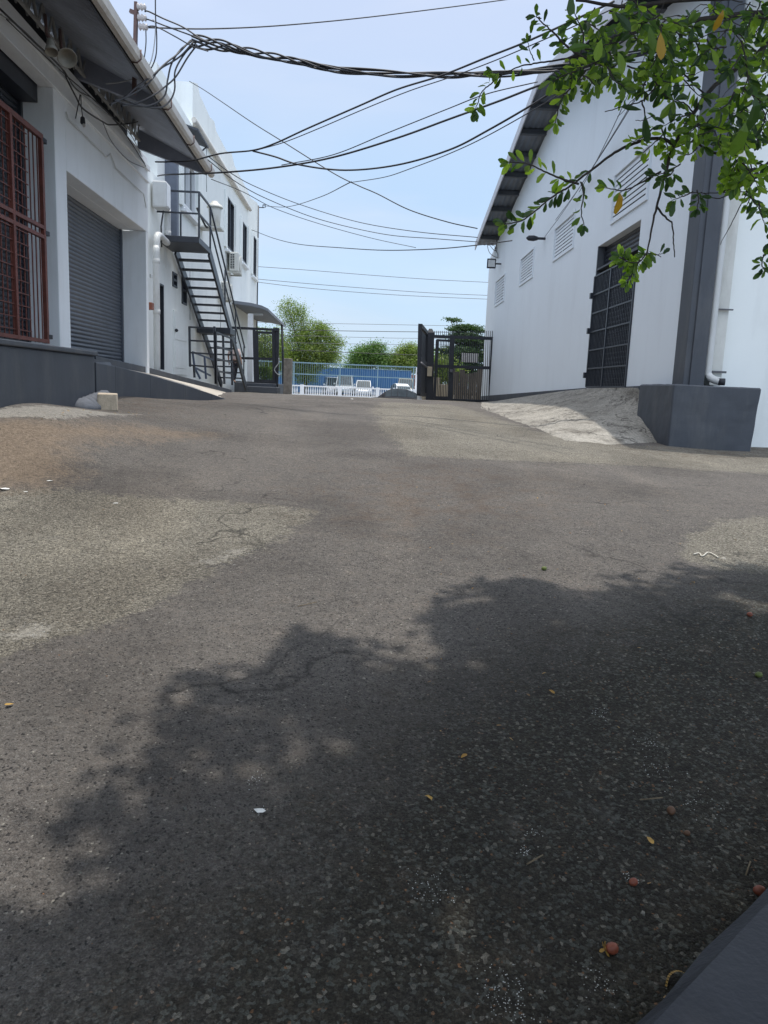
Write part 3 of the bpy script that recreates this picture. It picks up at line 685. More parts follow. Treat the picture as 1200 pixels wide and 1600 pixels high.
MB().fbox(OF, s_a, s_e-.25, -8, -.3, 7.0, 7.2).build('roof', M['concp'], OB)
bk = MB()
for h in holes: bk.fbox(OF, h[0]-.1, h[1]+.1, -.6, -.45, h[2]-.1, h[3]+.1)
build_each(bk, 'window_backing', M['dark'], OB)
for i, h in enumerate(wins):
    a0, a1, zb, zt = h; w = MB()
    for z in (zb, zt-.06): w.fbox(OF, a0, a1, -.12, .03, z, z+.06)
    for a in (a0, a1-.06, (a0+a1)/2-.03): w.fbox(OF, a, a+.06, -.118, .028, zb+.06, zt-.06)
    wo = w.build('window', M['white'] if i == 0 else M['steel'], OB)
    MB().fbox(OF, a0+.03, a1-.03, -.10, -.085, zb+.05, zt-.05).build('pane', M['glass'], wo)
    f = MB(); f.fbox(OF, a0-.42, a0-.06, 0, .09, zb-.1, zt+.1); f.fbox(OF, a1+.05, a1+.14, 0, .12, zb-.1, zt+.1); build_each(f, 'window_fin', M['white_w'], wo, bevel=.01)
    f = MB(); f.fbox(OF, a0-.2, a1+.15, 0, .17, zb-.24, zb-.16); f.fbox(OF, a0-.2, a1+.15, 0, .1, zb-.16, zb-.10); f.build('sill', M['white'], wo)
for h in lows:
    a0, a1, zb, zt = h; w = MB()
    for z in (zb, zt-.06, (zb+zt)/2-.03): w.fbox(OF, a0, a1, -.12, .03, z, z+.06)
    for a in (a0, a1-.06): w.fbox(OF, a, a+.06, -.118, .034, zb, zt)
    wo = w.build('window', M['steel'], OB); MB().fbox(OF, a0+.03, a1-.03, -.10, -.085, zb+.05, zt-.05).build('pane', mat('pale_glass', (.35, .40, .44), .2), wo)
w = MB(); a0, a1, zb, zt = door1; w.fbox(OF, a0, a0+.05, -.15, .02, zb, zt); w.fbox(OF, a1-.06, a1, -.15, .02, zb, zt); w.fbox(OF, a0+.05, a1-.06, -.15, .018, zt-.05, zt)
dd = w.build('side_door', M['steel'], OB, label='narrow dark open side door'); MB().fbox(OF, a0+.05, a1-.06, -.2, -.16, zb, zt-.05).build('door_leaf', M['black'], dd)
# plain white panelled door under the stair
a0, zt = OF.hit(270, 484); a1 = OF.hit(291, 484)[0]; zb = OF.hit(271, 585)[1]
w = MB(); w.fbox(OF, a0, a1, 0, .03, zb, zt); w.fbox(OF, a0+.12, a1-.12, .03, .045, zb+.2, (zb+zt)/2-.1); w.fbox(OF, a0+.12, a1-.12, .03, .045, (zb+zt)/2+.1, zt-.15)
dd = w.build('panel_door', M['white_w'], OB, bevel=.006); q = OF.hit(271.5, 516); x = MB(); x.lathe(OF.P(q[0], .08, q[1]), [(.01, -.05), (.05, -.02), (.05, .02), (.01, .05)], 10, 'x'); x.build('knob', M['black'], dd)
# cream pipe fascia below the parapet
q0, q1 = OF.hit(303, 187, .1), OF.hit(391, 328, .1)
pf = MB(); pf.tube([OF.P(q0[0], .1, q0[1]), OF.P(q1[0], .1, q1[1])], .085, 8); pf.build('parapet_pipe', M['cream'], OB)
# dark awning high on the wall
t = OF.hit(280, 190, 0); x = MB(); a0 = t[0]; z = t[1]; P = OF.P
x.hexa([P(a0, 0, z-.06), P(a0+1.7, 0, z-.06), P(a0+1.7, .55, z-.22), P(a0, .55, z-.22), P(a0, 0, z), P(a0+1.7, 0, z), P(a0+1.7, .55, z-.16), P(a0, .55, z-.16)]); aw = x.build('awning', M['slate'], OB)
MB().bar(P(a0+1.5, 0, z-.7), P(a0+1.6, .5, z-.2), .04).build('awning_bracket', M['steel'], aw)
q = OF.hit(401.5, 318); x = MB(); x.tube([OF.P(s_e+.02, .03, -.3), OF.P(s_e+.02, .03, q[1])], .035, 6); x.build('corner_conduit', M['steel'], OB)
x = MB(); c = OF.P(s_e, .05, q[1]-.1); x.bar(c, c+Vector((.30, 0, 0)), .04); x.bar(c+Vector((.22, 0, -.02)), c+Vector((.22, 0, .14)), .04); x.bar(c+Vector((.22, 0, .14)), c+Vector((.34, 0, .14)), .04); x.bar(c+Vector((.34, 0, .16)), c+Vector((.34, 0, .0)), .04); x.build('cable_bracket', M['steel'], OB)
# vertical panel joints / thin cables on the wall
x = MB()
for px, py0, py1 in ((262, 200, 260), (323, 215, 300), (345, 470, 520), (297, 420, 500)):
    a, z0_ = OF.hit(px, py0, .012); z1_ = OF.hit(px, py1, .012)[1]; x.tube([OF.P(a, .012, z0_), OF.P(a, .012, z1_)], .012, 5)
build_each(x, 'wall_cable', M['cablew'], OB)

# PVC downpipe, rusty valve, wall box between the two buildings
PD = Fr(4.95, 545, 'left')
def pp_(px, py): a, z = PD.hit(px, py); return PD.P(a, 0, z)
dp = thing('drain_pipe', pp_(245, 580), 'fat white drain pipe with a double elbow in the corner beside the left shutter', 'drain pipe')
a = PD.hit(244, 400)[0]; b = PD.hit(262, 385)[0]; Pq = lambda s_, z_: PD.P(s_, 0, z_)
zA = PD.hit(244, 392)[1]; zB = PD.hit(262, 383)[1]; zC = PD.hit(260, 325)[1]; zD = PD.hit(244, 580)[1]
MB().tube(catmull([Pq(a, zD-.2), Pq(a, (zA+zD)/2), Pq(a, zA-.05), Pq(a+.05, zA+.05), Pq(a+.2, zB+.06)]+[Pq(b-.15, zB+.05), Pq(b-.03, zB+.1), Pq(b, zB+.25), Pq(b, zC)], 5), .085, 12).build('pipe', M['pipew'], dp)
x = MB()
for s_, z_ in ((a, zA-.25), (a, (zA+zD)/2), (b, zB+.3)): x.lathe(Pq(s_, z_), [(.088, -.06), (.093, -.055), (.093, .055), (.088, .06)], 12)
build_each(x, 'coupling', M['pipew'], dp)
tag(MB().fbox(PD, PD.hit(236, 480)[0]-.12, PD.hit(236, 480)[0]+.10, -.2, .05, PD.hit(236, 484)[1], PD.hit(236, 473)[1]).build('junction_box', M['copper'], bevel=.01), 'small rusty junction box beside the white drain pipe', 'junction box')
c0 = PD.hit(250, 327); c1 = PD.hit(272, 288); t = thing('meter_cabinet', PD.P(c0[0], 0, c0[1]), 'white metal utility cabinet mounted high at the far end of the left eave', 'utility cabinet')
MB().fbox(PD, c0[0], c0[0]+.45, -.2, .16, c0[1]+.05, c0[1]+.70).build('casing', M['pipew'], t, bevel=.04)
MB().fbox(PD, c0[0]+.04, c0[0]+.41, .162, .175, c0[1]+.10, c0[1]+.65).build('cabinet_door', M['white'], t, bevel=.01)
x = MB(); x.tube([PD.P(c0[0]+.15, .05, c0[1]), PD.P(c0[0]+.1, .0, c0[1]-.4), PD.P(c0[0]+.15, 0, c0[1]-.9)], .02, 6); x.build('conduit', M['cable'], t)
# slate post behind the stair landing
a, z = OF.hit(264, 390, .1); tag(MB().fbox(OF, a, a+.25, .0, .32, OF.hit(264, 368, .3)[1]+.02, OF.hit(264, 262)[1]+.6).build('wall_post', mat('slate_blue_grey', (.13, .15, .19), .6)), 'grey painted upright between the eave and the stair landing', 'post')

# thin dark underlayer of loose wires where the eave meets the wall
def wire(pts, r, lab, m='cable', group=None, sag=0, n=8, name='overhead_cable', cat='cable'):
    P = catmull([K(*p) for p in pts], n); o = MB().tube(P, r, 5).build(name, M[m]); tag(o, lab, cat, group); return o

# ---------------------------------------------------------------- outdoor stair
ST = thing('outdoor_stair', OF.P(22, .3, -.3), 'slate steel outdoor stair with open treads and landing on the office wall', 'staircase')
P = OF.P
def at(px, py, o): a, z = OF.hit(px, py, o); return a, z
lo, li = 1.10, .02           # right / wall side offsets
ls0 = at(311, 370, lo)[0]; lz = at(311, 370, lo)[1]; ls1 = at(328, 388, lo)[0]+.05
print('landing', ls0, ls1, lz)
x = MB(); x.fbox(OF, ls0, ls1, li, lo, lz-.16, lz); x.build('landing', M['steel'], ST, bevel=.01)
fb0 = (ls1, lz-.1); fb1 = at(385, 600, lo); print('flight', fb0, fb1)
nst = 18; x = MB()
for o_ in (lo-.03, li+.10):
    a = P(fb0[0], o_, fb0[1]); b = P(fb1[0], o_, fb1[1]-.1); x.bar(a, b, .06, .30)
build_each(x, 'stringer', M['steel'], ST)
for i in range(1, nst):
    t = i/nst; s_ = fb0[0]+(fb1[0]-fb0[0])*t; z_ = fb0[1]+(fb1[1]-fb0[1])*t
    if abs(t-.52) < .06: continue
    MB().fbox(OF, s_-.13, s_+.13, li+.13, lo-.06, z_-.02, z_+.03).build('tread', M['steel'], ST)
t = .52; s_ = fb0[0]+(fb1[0]-fb0[0])*t; z_ = fb0[1]+(fb1[1]-fb0[1])*t
MB().fbox(OF, s_-.75, s_+.35, li+.02, lo+.06, z_-.14, z_+.06).build('mid_landing', M['steel'], ST, bevel=.01)
rl = MB(); H = 1.12
def rail(h, w=.045):
    rl.bar(P(ls0, -.0, lz+h), P(ls0, lo, lz+h), w); rl.bar(P(ls0, lo, lz+h), P(ls1, lo, lz+h), w)
    rl.bar(P(ls1, lo, lz+h), P(fb1[0]-.6, lo, fb1[1]+(fb0[1]-fb1[1])*.6/(fb1[0]-fb0[0])+h*1.0), w)
rail(H); rail(H*.52, .04)
rl.build('handrail', M['steel'], ST)
x = MB()
for s_, z_ in ((ls0, lz), (ls1, lz)): x.bar(P(s_, lo, z_-.02), P(s_, lo, z_+H), .045)
x.bar(P(ls0, .62, lz), P(ls0, .62, lz+H*.52), .04)
for t in (.33, .62, .9):
    s_ = fb0[0]+(fb1[0]-fb0[0])*t; z_ = fb0[1]+(fb1[1]-fb0[1])*t; x.bar(P(s_, lo, z_), P(s_, lo, z_+H), .04)
build_each(x, 'railing_post', M['steel'], ST)

# railings at the foot
def panel(name, lab, pts, cat='railing', m='steel', posts=(), rails=(), w=.05):
    """posts/rails are pairs of picture points with depth"""
    t = thing(name, K(*pts), lab, cat)
    x = MB()
    for a, b in posts: x.bar(K(*a), K(*b), w)
    build_each(x, 'post', M[m], t); x = MB()
    for a, b in rails: x.bar(K(*a), K(*b), w*.8)
    build_each(x, 'rail', M[m], t); return t
panel('stair_railing', 'slate four-rail railing panel facing the yard beneath the stair', (316, 590, 20),
      posts=[((296, 510, 21), (297, 573, 21)), ((303, 571, 21), (304, 590, 21)), ((335, 510, 20.5), (337, 600, 20.5))],
      rails=[((296, 511, 21), (335, 513, 20.5)), ((297, 532, 21), (335, 534, 20.5)), ((297, 551, 21), (335, 553.5, 20.5)), ((297, 570.5, 21), (336, 574, 20.5))], w=.055)
panel('stair_gate', 'slate rail gate beneath the stair with drooping rails beside the four-rail panel', (349, 600, 21),
      posts=[((337, 518, 20.5), (338, 600, 20.5)), ((348.5, 524, 21.3), (350.5, 600, 21.3)), ((361, 528, 22.2), (363, 602, 22.2))],
      rails=[((337, 519, 20.5), (362, 529, 22.2)), ((338, 541.5, 20.5), (362, 548, 22.2)), ((338, 560.5, 20.5), (362, 566, 22.2)), ((338, 579.5, 20.5), (362, 584, 22.2))], w=.055)
M['bluesteel'] = mat('blue_steel_paint', (.055, .075, .12), .5)
panel('wall_handrail', 'short blue grey sloping handrail against the white wall behind the stair railing', (320, 590, 23), m='bluesteel',
      posts=[((301, 550, 23.2), (304, 574, 23.2)), ((304, 574, 23.2), (313, 592, 23.2)), ((319.5, 557, 24), (322, 592, 24))],
      rails=[((301, 550, 23.2), (334, 563, 25)), ((306, 575, 23.2), (329, 587, 25))], w=.055)

# ---------------------------------------------------------------- units on the office wall
def ac_unit(px0, py0, py1, plen, off, lab):
    a0, zt = OF.hit(px0, py0, off); zb = OF.hit(px0, py1, off)[1]
    t = thing('air_conditioner', OF.P(a0, 0, zb), lab, 'air conditioner', 'air conditioners on the office wall')
    MB().fbox(OF, a0, a0+plen, .12, off, zb, zt).build('casing', M['acw'], t, bevel=.03)
    x = MB(); n = 9; h = (zt-zb-.16)/n
    for k in range(n):
        for j in range(2):
            o0 = .16+j*(off-.30)/2; x.fbox(OF, a0-.006, a0+.004, o0+.01, o0+(off-.30)/2-.01, zb+.09+k*h+.012, zb+.09+(k+1)*h-.012)
    x.build('side_grille', M['dark'], t)
    c = OF.P(a0+plen*.5, off+.012, (zb+zt)/2); x = MB(); r = min((zt-zb)*.40, plen*.36); x.lathe(c, [(r, -.01), (r, .012), (r*.92, .014), (r*.2, .016)], 20, 'x'); x.build('fan_guard', M['acw'], t)
    x = MB(); x.fbox(OF, a0+.05, a0+.12, 0, off, zb-.06, zb-.005); x.fbox(OF, a0+plen-.12, a0+plen-.05, 0, off, zb-.06, zb-.005); build_each(x, 'bracket', M['acw'], t)
ac_unit(372, 394, 424, 1.25, .48, 'upper cream air conditioner with dark side grille on the office wall')
ac_unit(357, 440, 466, 1.1, .42, 'lower white air conditioner half hidden behind the stair rails')
a, z = OF.hit(338, 357, .55); t = thing('domed_vent', OF.P(a, .5, z), 'white domed vent housing on a flat plate beside the stair landing', 'vent housing')
c = OF.P(a, .5, z)
x = MB(); x.lathe(c, [(.17, .02), (.19, .3), (.225, .66), (.20, .67)], 14); x.build('body', M['acw'], t)
x = MB(); x.lathe(c+Vector((0, 0, .665)), [(.27, -.01), (.27, .02), (.22, .09), (.12, .15), (.10, .20), (.03, .21)], 16); x.build('cap', M['acw'], t)
MB().fbox(OF, a-.3, a+.4, .0, .75, z-.03, z+.015).build('base_plate', M['acw'], t)
MB().tube(catmull([OF.P(a, .35, z+.1), OF.P(a-.4, .3, z-.05), OF.P(a-1.0, .25, z+.1), OF.P(a-1.5, .2, z+.3)], 6), .035, 6).build('hose', M['black'], t)

# ---------------------------------------------------------------- porch
PD0 = 33.0
PO = thing('porch', K(400, 605, PD0), 'entrance porch with long grey canopy and white column at the end of the office', 'porch')
a0_, _z = OF.hit(362, 466, 0); o_out = 1.58; zf = K(415, 478, PD0).z; zw = K(362, 466, PD0).z; a1_ = s_e+.3
pts_c = [(0, zw, zw-.13), (.8, zf+(zw-zf)*.75, zf+(zw-zf)*.75-.13), (1.3, zf+.10, zf-.03), (o_out, zf-.02, zf-.14)]
x = MB(); vs = []
for a_ in (a0_, a1_):
    for o_, zt_, zb2 in pts_c: vs += [OF.P(a_, o_, zt_), OF.P(a_, o_, zb2)]
fs = []
for k in range(3): fs += [(2*k, 2*k+2, 2*k+10, 2*k+8), (2*k+1, 2*k+3, 2*k+11, 2*k+9), (2*k, 2*k+1, 2*k+3, 2*k+2), (2*k+8, 2*k+9, 2*k+11, 2*k+10)]
fs += [(0, 1, 9, 8), (6, 7, 15, 14)]
x.add(vs, fs); x.build('canopy', mat('canopy_grey', (.20, .215, .24), .7, var=.08), PO)
x = MB(); q = K(400, 491, PD0+1.6); x.box(q.x-.3, q.x+.3, q.y-.08, q.y+.08, q.z-.05, q.z+.03); x.build('ceiling_light', M['pipew'], PO)
q = K(390.5, 600, PD0+1.2); q2 = K(390.5, 505, PD0+1.2); x = MB(); x.box(q.x-.11, q.x+.11, q.y-.11, q.y+.11, -.6, q2.z+.4); x.build('column', M['whitebal'], PO)
q = K(366, 597, PD0-.4); q2 = K(431, 603, PD0-.4); x = MB(); x.box(q.x, q2.x, q.y, q.y+4, -1, q.z); x.build('plinth', M['slate'], PO, bevel=.02)
q = K(385, 601, PD0-1.0); q2 = K(434, 605, PD0-1.0); x = MB(); x.box(q.x, q2.x, q.y, q.y+.6, -1, q.z-.06); x.build('step', M['slate'], PO, bevel=.02)

pg = thing('porch_gate', K(415, 600, PD0-.15), 'black framed gate with thin vertical bars closing the porch', 'gate')
def kb_(mb, x0, y0, x1, y1, D, w): mb.bar(K(x0, y0, D), K(x1, y1, D), w)
x = MB(); D_ = PD0-.15
for a in ((362, 512, 434, 515.5), (398, 519, 428, 520), (375, 559.5, 430, 561), (366, 597, 434, 600)): kb_(x, *a, D_, .10)
for a in ((397, 514, 399, 601), (401.5, 518, 402.5, 598), (427, 517, 428.5, 599)): kb_(x, *a, D_, .11)
x.build('frame', M['black'], pg)
x = MB()
for i in range(10):
    px = 403.5+i*2.4; kb_(x, px, 519, px+1, 598, D_, .018)
x.build('gate_bars', M['black'], pg)
x = MB(); a, b = K(427, 512, D_+.02), K(434.5, 605, D_+.02); x.box(a.x, b.x, a.y, a.y+.08, b.z-.2, a.z); x.build('side_panel', M['black'], pg)
tag(MB().tube(catmull([K(436, 559, 32.7), K(435, 568, 32.7), K(429, 577, 32.7), K(433, 584, 32.7), K(438, 586, 32.7)], 6), .02, 6).build('looped_hose', M['cablew']), 'pale looped cord hanging on the dark porch gate panel', 'cord')
tag(MB().tube([K(440.5, 507, 41.5), K(442, 560, 41.5), K(443, 640, 41.5)], .06, 8).build('canopy_post', M['black']), 'thin black post holding the outer corner of the porch canopy', 'post')
q = K(449, 609, 32.6); qt = K(448, 560, 32.6); x = MB(); x.box(q.x-.18, q.x+.16, q.y, q.y+.35, q.z-.4, qt.z)
tag(x.build('gate_pillar', M['concp'], bevel=.02), 'weathered grey concrete pillar left of the driveway mouth', 'pillar')
# hedge plant in a planter behind the porch gate
q = K(414, 598, PD0+2.5); t = thing('potted_shrub', q, 'low green shrub in a trough behind the porch gate bars', 'shrub')
x = MB(); x.box(q.x-.45, q.x+.45, q.y-.15, q.y+.15, q.z-.3, q.z+.15); x.build('trough', M['pot'], t, bevel=.01)
x = MB(); random.seed(11)
for i in range(1500):
    p = Vector((q.x+random.uniform(-.48, .48), q.y+random.uniform(-.2, .2), q.z+.12+random.random()**.8*.60)); d = Vector((random.gauss(0, .6), random.gauss(0, .6), random.uniform(.2, 1))).normalized()
    x.card(p, d, Vector((random.random()-.5, -1, random.random())), .11, .035)
x.build('foliage', M['leaf_mid'], t)

# ================================================================== RIGHT WAREHOUSE
c_s = WR.hit(1074, 560)[0]; f_s = WR.hit(753, 600)[0]; print('right wall s', c_s, f_s)
RW = thing('warehouse', WR.P(20, 0, -.5), 'white gabled warehouse along the right side with louvred vents and barred doorway', 'warehouse')
ra = WR.hit(844, 121, .75); re = WR.hit(745, 381, .75); rn = WR.hit(960, 0, .75); print('rake', ra, re, rn)
slope = (ra[1]-re[1])/(re[0]-ra[0])
near_s = ra[0]-(re[0]-ra[0])*.86
def rz(a): return ra[1]-slope*abs(a-ra[0])*(1 if a > ra[0] else 1.15)
def wtop(a): return rz(a)-.12
def wrect(x0, y0, x1, y1):
    a0, zt = WR.hit(x1, y0); zb = WR.hit(x1, y1)[1]; a1 = WR.hit(x0, y0)[0]; return (a0, a1, zb, zt)   # near edge is on the right of the picture
louv = [wrect(776.5, 426, 790.5, 468.5), wrect(816, 385, 836, 431), wrect(870.5, 327, 901, 384), wrect(966, 219, 1021, 306)]
dr = wrect(918, 342, 1002, 604); dr = (WR.hit(981, 570)[0], WR.hit(919, 570)[0], WR.hit(977, 605)[1], WR.hit(1002, 343)[1])
a_dn, a_df = WR.hit(1003, 342)[0], WR.hit(935, 385)[0]; b_dn, b_df = WR.hit(977, 605)[0], WR.hit(915, 607)[0]
print('door s top', a_dn, a_df, 'bottom', b_dn, b_df, 'z', WR.hit(1003, 342)[1], WR.hit(935, 385)[1], WR.hit(977,605)[1])
dr = ((a_dn+b_dn)/2, (a_df+b_df)/2, WR.hit(950, 606)[1], (WR.hit(1003, 342)[1]+WR.hit(935, 385)[1])/2)
holes = louv+[dr]
cuts = sorted(set([c_s, f_s, ra[0]]+[h[0] for h in holes]+[h[1] for h in holes])); cuts = [c for c in cuts if c_s <= c <= f_s]
x = MB(); wall_columns(WR, cuts, holes, wtop, -1.2, x)
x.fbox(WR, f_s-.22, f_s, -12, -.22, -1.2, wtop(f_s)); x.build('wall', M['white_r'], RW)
# front (camera-facing) wall beyond the column
fw = MB(); y0 = c_s+.35
P = WR.P
fw.hexa([P(y0, -14, -1.5), P(y0+.22, -14, -1.5), P(y0+.22, -.42, -1.5), P(y0, -.42, -1.5), P(y0, -14, wtop(y0)), P(y0+.22, -14, wtop(y0)), P(y0+.22, -.42, wtop(y0)), P(y0, -.42, wtop(y0))]); fw.build('front_wall', M['white_w'], RW)
# dark corner column: flanged profile
cz1 = wtop(c_s)
x = MB(); x.fbox(WR, c_s-.02, c_s+.40, -.27, .04, -.4, cz1); x.fbox(WR, c_s-.045, c_s-.02, -.27, -.05, -.4, cz1); x.build('corner_column', M['slate'], RW, bevel=.008)
# downpipe (white, round) then flat pale duct with strap
x = MB(); a, z = WR.hit(1095, 590, -.35)
x.tube(catmull([P(c_s+.02, -.335, cz1), P(c_s+.02, -.335, 1.5), P(c_s+.02, -.335, .48), P(c_s+.01, -.345, .38), P(c_s-.05, -.40, .32), P(c_s-.12, -.47, .29)], 5), .055, 10); x.build('downpipe', M['pipew'], RW)
MB().lathe(P(c_s-.14, -.49, .285), [(.05, -.05), (.055, 0), (.05, .05)], 8).build('pipe_end', M['black'], RW)
x = MB(); x.fbox(WR, c_s+.12, c_s+.34, -.60, -.42, .234, cz1); x.build('flat_duct', mat('aged_duct', (.60, .60, .56), .6, var=.1, scale=3, stain=(.33, .30, .25), stain_amt=.7, sscale=2.5), RW, bevel=.01)
x = MB(); x.fbox(WR, c_s+.07, c_s+.1, -.64, -.42, 1.34, 1.36); x.fbox(WR, c_s+.07, c_s+.1, -.64, -.42, .42, .45); build_each(x, 'duct_strap', M['cableg'], RW)
# plinth band following the yard
bt = [WR.hit(752, 619, .02), WR.hit(915, 606, .02), WR.hit(978, 604, .02), WR.hit(998, 603, .02)]
x = MB()
for (a, za), (b, zb_) in zip(bt, bt[1:]):
    if abs(a-dr[1]) < .4 and abs(b-dr[0]) < .4: continue
    x.hexa([P(a, 0, -1.2), P(b, 0, -1.2), P(b, .02, -1.2), P(a, .02, -1.2), P(a, 0, za), P(b, 0, zb_), P(b, .02, zb_), P(a, .02, za)])
x.build('plinth_band', M['slate'], RW)
# louvred vents
for h in louv:
    a0, a1, zb_, zt = h
    x = MB(); bo = .05
    x.fbox(WR, a0, a0+bo, -.16, .035, zb_, zt); x.fbox(WR, a1-bo, a1, -.16, .035, zb_, zt); x.fbox(WR, a0+bo, a1-bo, -.16, .033, zt-bo, zt); x.fbox(WR, a0+bo, a1-bo, -.16, .033, zb_, zb_+bo)
    w = x.build('louvre_vent', M['white_r'], RW)
    x = MB(); n_ = 9
    for k in range(n_):
        z = zb_+bo+(zt-zb_-2*bo)*(k+.5)/n_; dz = (zt-zb_-2*bo)/n_
        x.hexa([P(a0+bo, -.07, z+dz*.10), P(a1-bo, -.07, z+dz*.10), P(a1-bo, -.01, z-dz*.42), P(a0+bo, -.01, z-dz*.42), P(a0+bo, -.06, z+dz*.46), P(a1-bo, -.06, z+dz*.46), P(a1-bo, -.01, z+dz*.30), P(a0+bo, -.01, z+dz*.30)])
    x.build('slats', M['white_r'], w)
    MB().fbox(WR, a0-.05, a1+.05, -.30, -.24, zb_-.05, zt+.05).build('backing', M['dark'], w)
# doorway: shutter behind, barred grille in front
shutter(WR, dr[0], dr[1], -.19, dr[2], dr[3]+.3, RW, M['steel'], .09, .02)
x = MB(); x.fbox(WR, dr[0]+.002, dr[1]-.002, -.17, -.01, dr[3]-.5, dr[3]-.46); x.fbox(WR, dr[1]-.05, dr[1]-.001, -.17, -.003, dr[2], dr[3]); x.build('door_reveal', M['slate'], RW)
gtop = WR.hit(1000, 418, .02)[1]; print('door', dr, 'grille top', gtop); gtop = dr[3]-.62
x = MB(); d0, d1_ = dr[0]+.02, dr[1]-.02; g0 = dr[2]+.02; md = d0+(d1_-d0)*.56
for a in (d0, md, d1_): x.bar(P(a, .0, g0), P(a, .0, gtop), .055)
for k in range(7): z = g0+(gtop-g0)*k/6; x.bar(P(d0, .005, z), P(d1_, .005, z), .03)
dg = x.build('door_grille', M['steel'], RW); x = MB()
nb_ = 26
for k in range(nb_):
    a = d0+(d1_-d0)*(k+.5)/nb_; x.bar(P(a, .0, g0), P(a, .0, gtop), .018)
k = 0; z = g0+.06
while z < gtop: x.bar(P(d0, -.01, z), P(md, -.01, z), .015); z += .10
x.build('grille_bars', M['steel'], dg)
x = MB()
for z in (g0+.25, g0+1.2, gtop-.4): x.fbox(WR, d1_-.02, d1_+.07, .02, .08, z-.06, z+.06)
build_each(x, 'hinge', M['steel'], dg)
# roof: rake overhang with corrugated underside, purlins, pale verge
OVR = .78; x = MB(); vs = []; A0, A1 = near_s, re[0]+.1
ns = 20
cols = [-12+i*.09 for i in range(int((12+OVR)/.09)+1)]+[OVR]
for side in (0, 1):
    aa = [ra[0], A1] if side else [A0, ra[0]]
    vs = []
    for i, o_ in enumerate(cols):
        d = .014*(1 if i % 2 else -1)
        vs += [P(aa[0], o_, rz(aa[0])+d), P(aa[1], o_, rz(aa[1])+d)]
    x.add(vs, [(2*i, 2*i+1, 2*i+3, 2*i+2) for i in range(len(cols)-1)])
rf = x.build('roof', M['galv_r'], RW)
x = MB(); L_ = A1-ra[0]
aq = [A0+.3+i*1.35 for i in range(int((A1-A0)/1.35))]
for a in aq: x.bar(P(a, -.1, rz(a)-.09), P(a, OVR-.05, rz(a)-.09), .16, .14)
build_each(x, 'purlin', M['slate'], rf)
x = MB()
for aa in ((A0, ra[0]), (ra[0], A1)):
    a, b = aa; x.hexa([P(a, OVR, rz(a)-.22), P(b, OVR, rz(b)-.22), P(b, OVR+.03, rz(b)-.22), P(a, OVR+.03, rz(a)-.22), P(a, OVR, rz(a)+.08), P(b, OVR, rz(b)+.08), P(b, OVR+.03, rz(b)+.08), P(a, OVR+.03, rz(a)+.08)])
x.build('verge_board', mat('verge_pale_paint', (.50, .50, .53), .6, var=.08), rf)
# loading platform
PF = Fr(4.33, 590, 'right'); q = PF.hit(1050, 600); pfz = q[1]; pf0 = q[0]; pr = K(1190, 603, pf0).x
print('platform', pf0, pfz, pr)
pl = thing('loading_platform', Vector((PF.P(pf0, 0, 0).x+.5, pf0, -.7)), 'chunky slate grey painted platform block at the right warehouse corner', 'loading platform')
lx = PF.P(pf0, 0, 0).x; x = MB(); far = PF.hit(997, 603)[0]
x.hexa([(lx+.01, pf0+.01, -1.3), (pr-.07, pf0+.02, -1.3), (pr-.07, pf0+.5, -1.3), (PF.P(far, 0, 0).x, far, -1.3), (lx, pf0, pfz), (pr, pf0-.02, pfz-.01), (pr, pf0+.5, pfz-.01), (PF.P(far, 0, 0).x, far, pfz)])
bd = x.build('body', M['slate'], pl)
bv = bd.modifiers.new('bevel', 'BEVEL'); bv.width = .02; bv.segments = 1; sb = bd.modifiers.new('sub', 'SUBSURF'); sb.subdivision_type = 'SIMPLE'; sb.levels = sb.render_levels = 5
tx = bpy.data.textures.new('wear', 'CLOUDS'); tx.noise_scale = .35; tx.noise_depth = 2; dp_ = bd.modifiers.new('wear', 'DISPLACE'); dp_.texture = tx; dp_.strength = .022; dp_.mid_level = .5
x = MB(); random.seed(5)
tag(x.box(0, 0.02, 0, .02, 0, .02).build('corner_chip', M['slate'], pl), None) if False else None

# concrete apron up to the doorway
apron = MB(); U = [(752, 628, 30), (772, 627, 29.3), (830, 618, 22.2), (880, 611, 18.6), (916, 607, 16.6), (978, 605.5, 13.9), (997, 606, 13.2)]
Lw = [(752, 640), (770, 647), (792, 656), (830, 670), (880, 690), (960, 698), (1047, 692)]
NU, NV = 60, 22
uw = resample([K(*p) for p in U], NU); lw = resample([G(a, b)-Vector((0, 0, .02)) for a, b in Lw], NU); vs = []; random.seed(9)
for i in range(NU):
    for j in range(NV):
        t = j/(NV-1); p = uw[i].lerp(lw[i], t); p = Vector(p); p.z += .05*math.sin(t*math.pi)*min(1, i/10)
        p.z = max(p.z, gz(p.x, p.y)+.012*(1-t)) if j < NV-1 else gz(p.x, p.y)-.03
        if 0 < j < NV-1: p.z += random.uniform(-.005, .005)*(1+1.2*(i > 25)); p.x += random.uniform(-.02, .02)
        if j == NV-1: q_ = .07*math.sin(i*1.7)+.05*math.sin(i*.7+1); p.x += q_; p.y += q_; p.z = gz(p.x, p.y)-.03
        vs.append(p)
apron.add(vs, [(i*NV+j, (i+1)*NV+j, (i+1)*NV+j+1, i*NV+j+1) for i in range(NU-1) for j in range(NV-1)]); apron.smooth = True
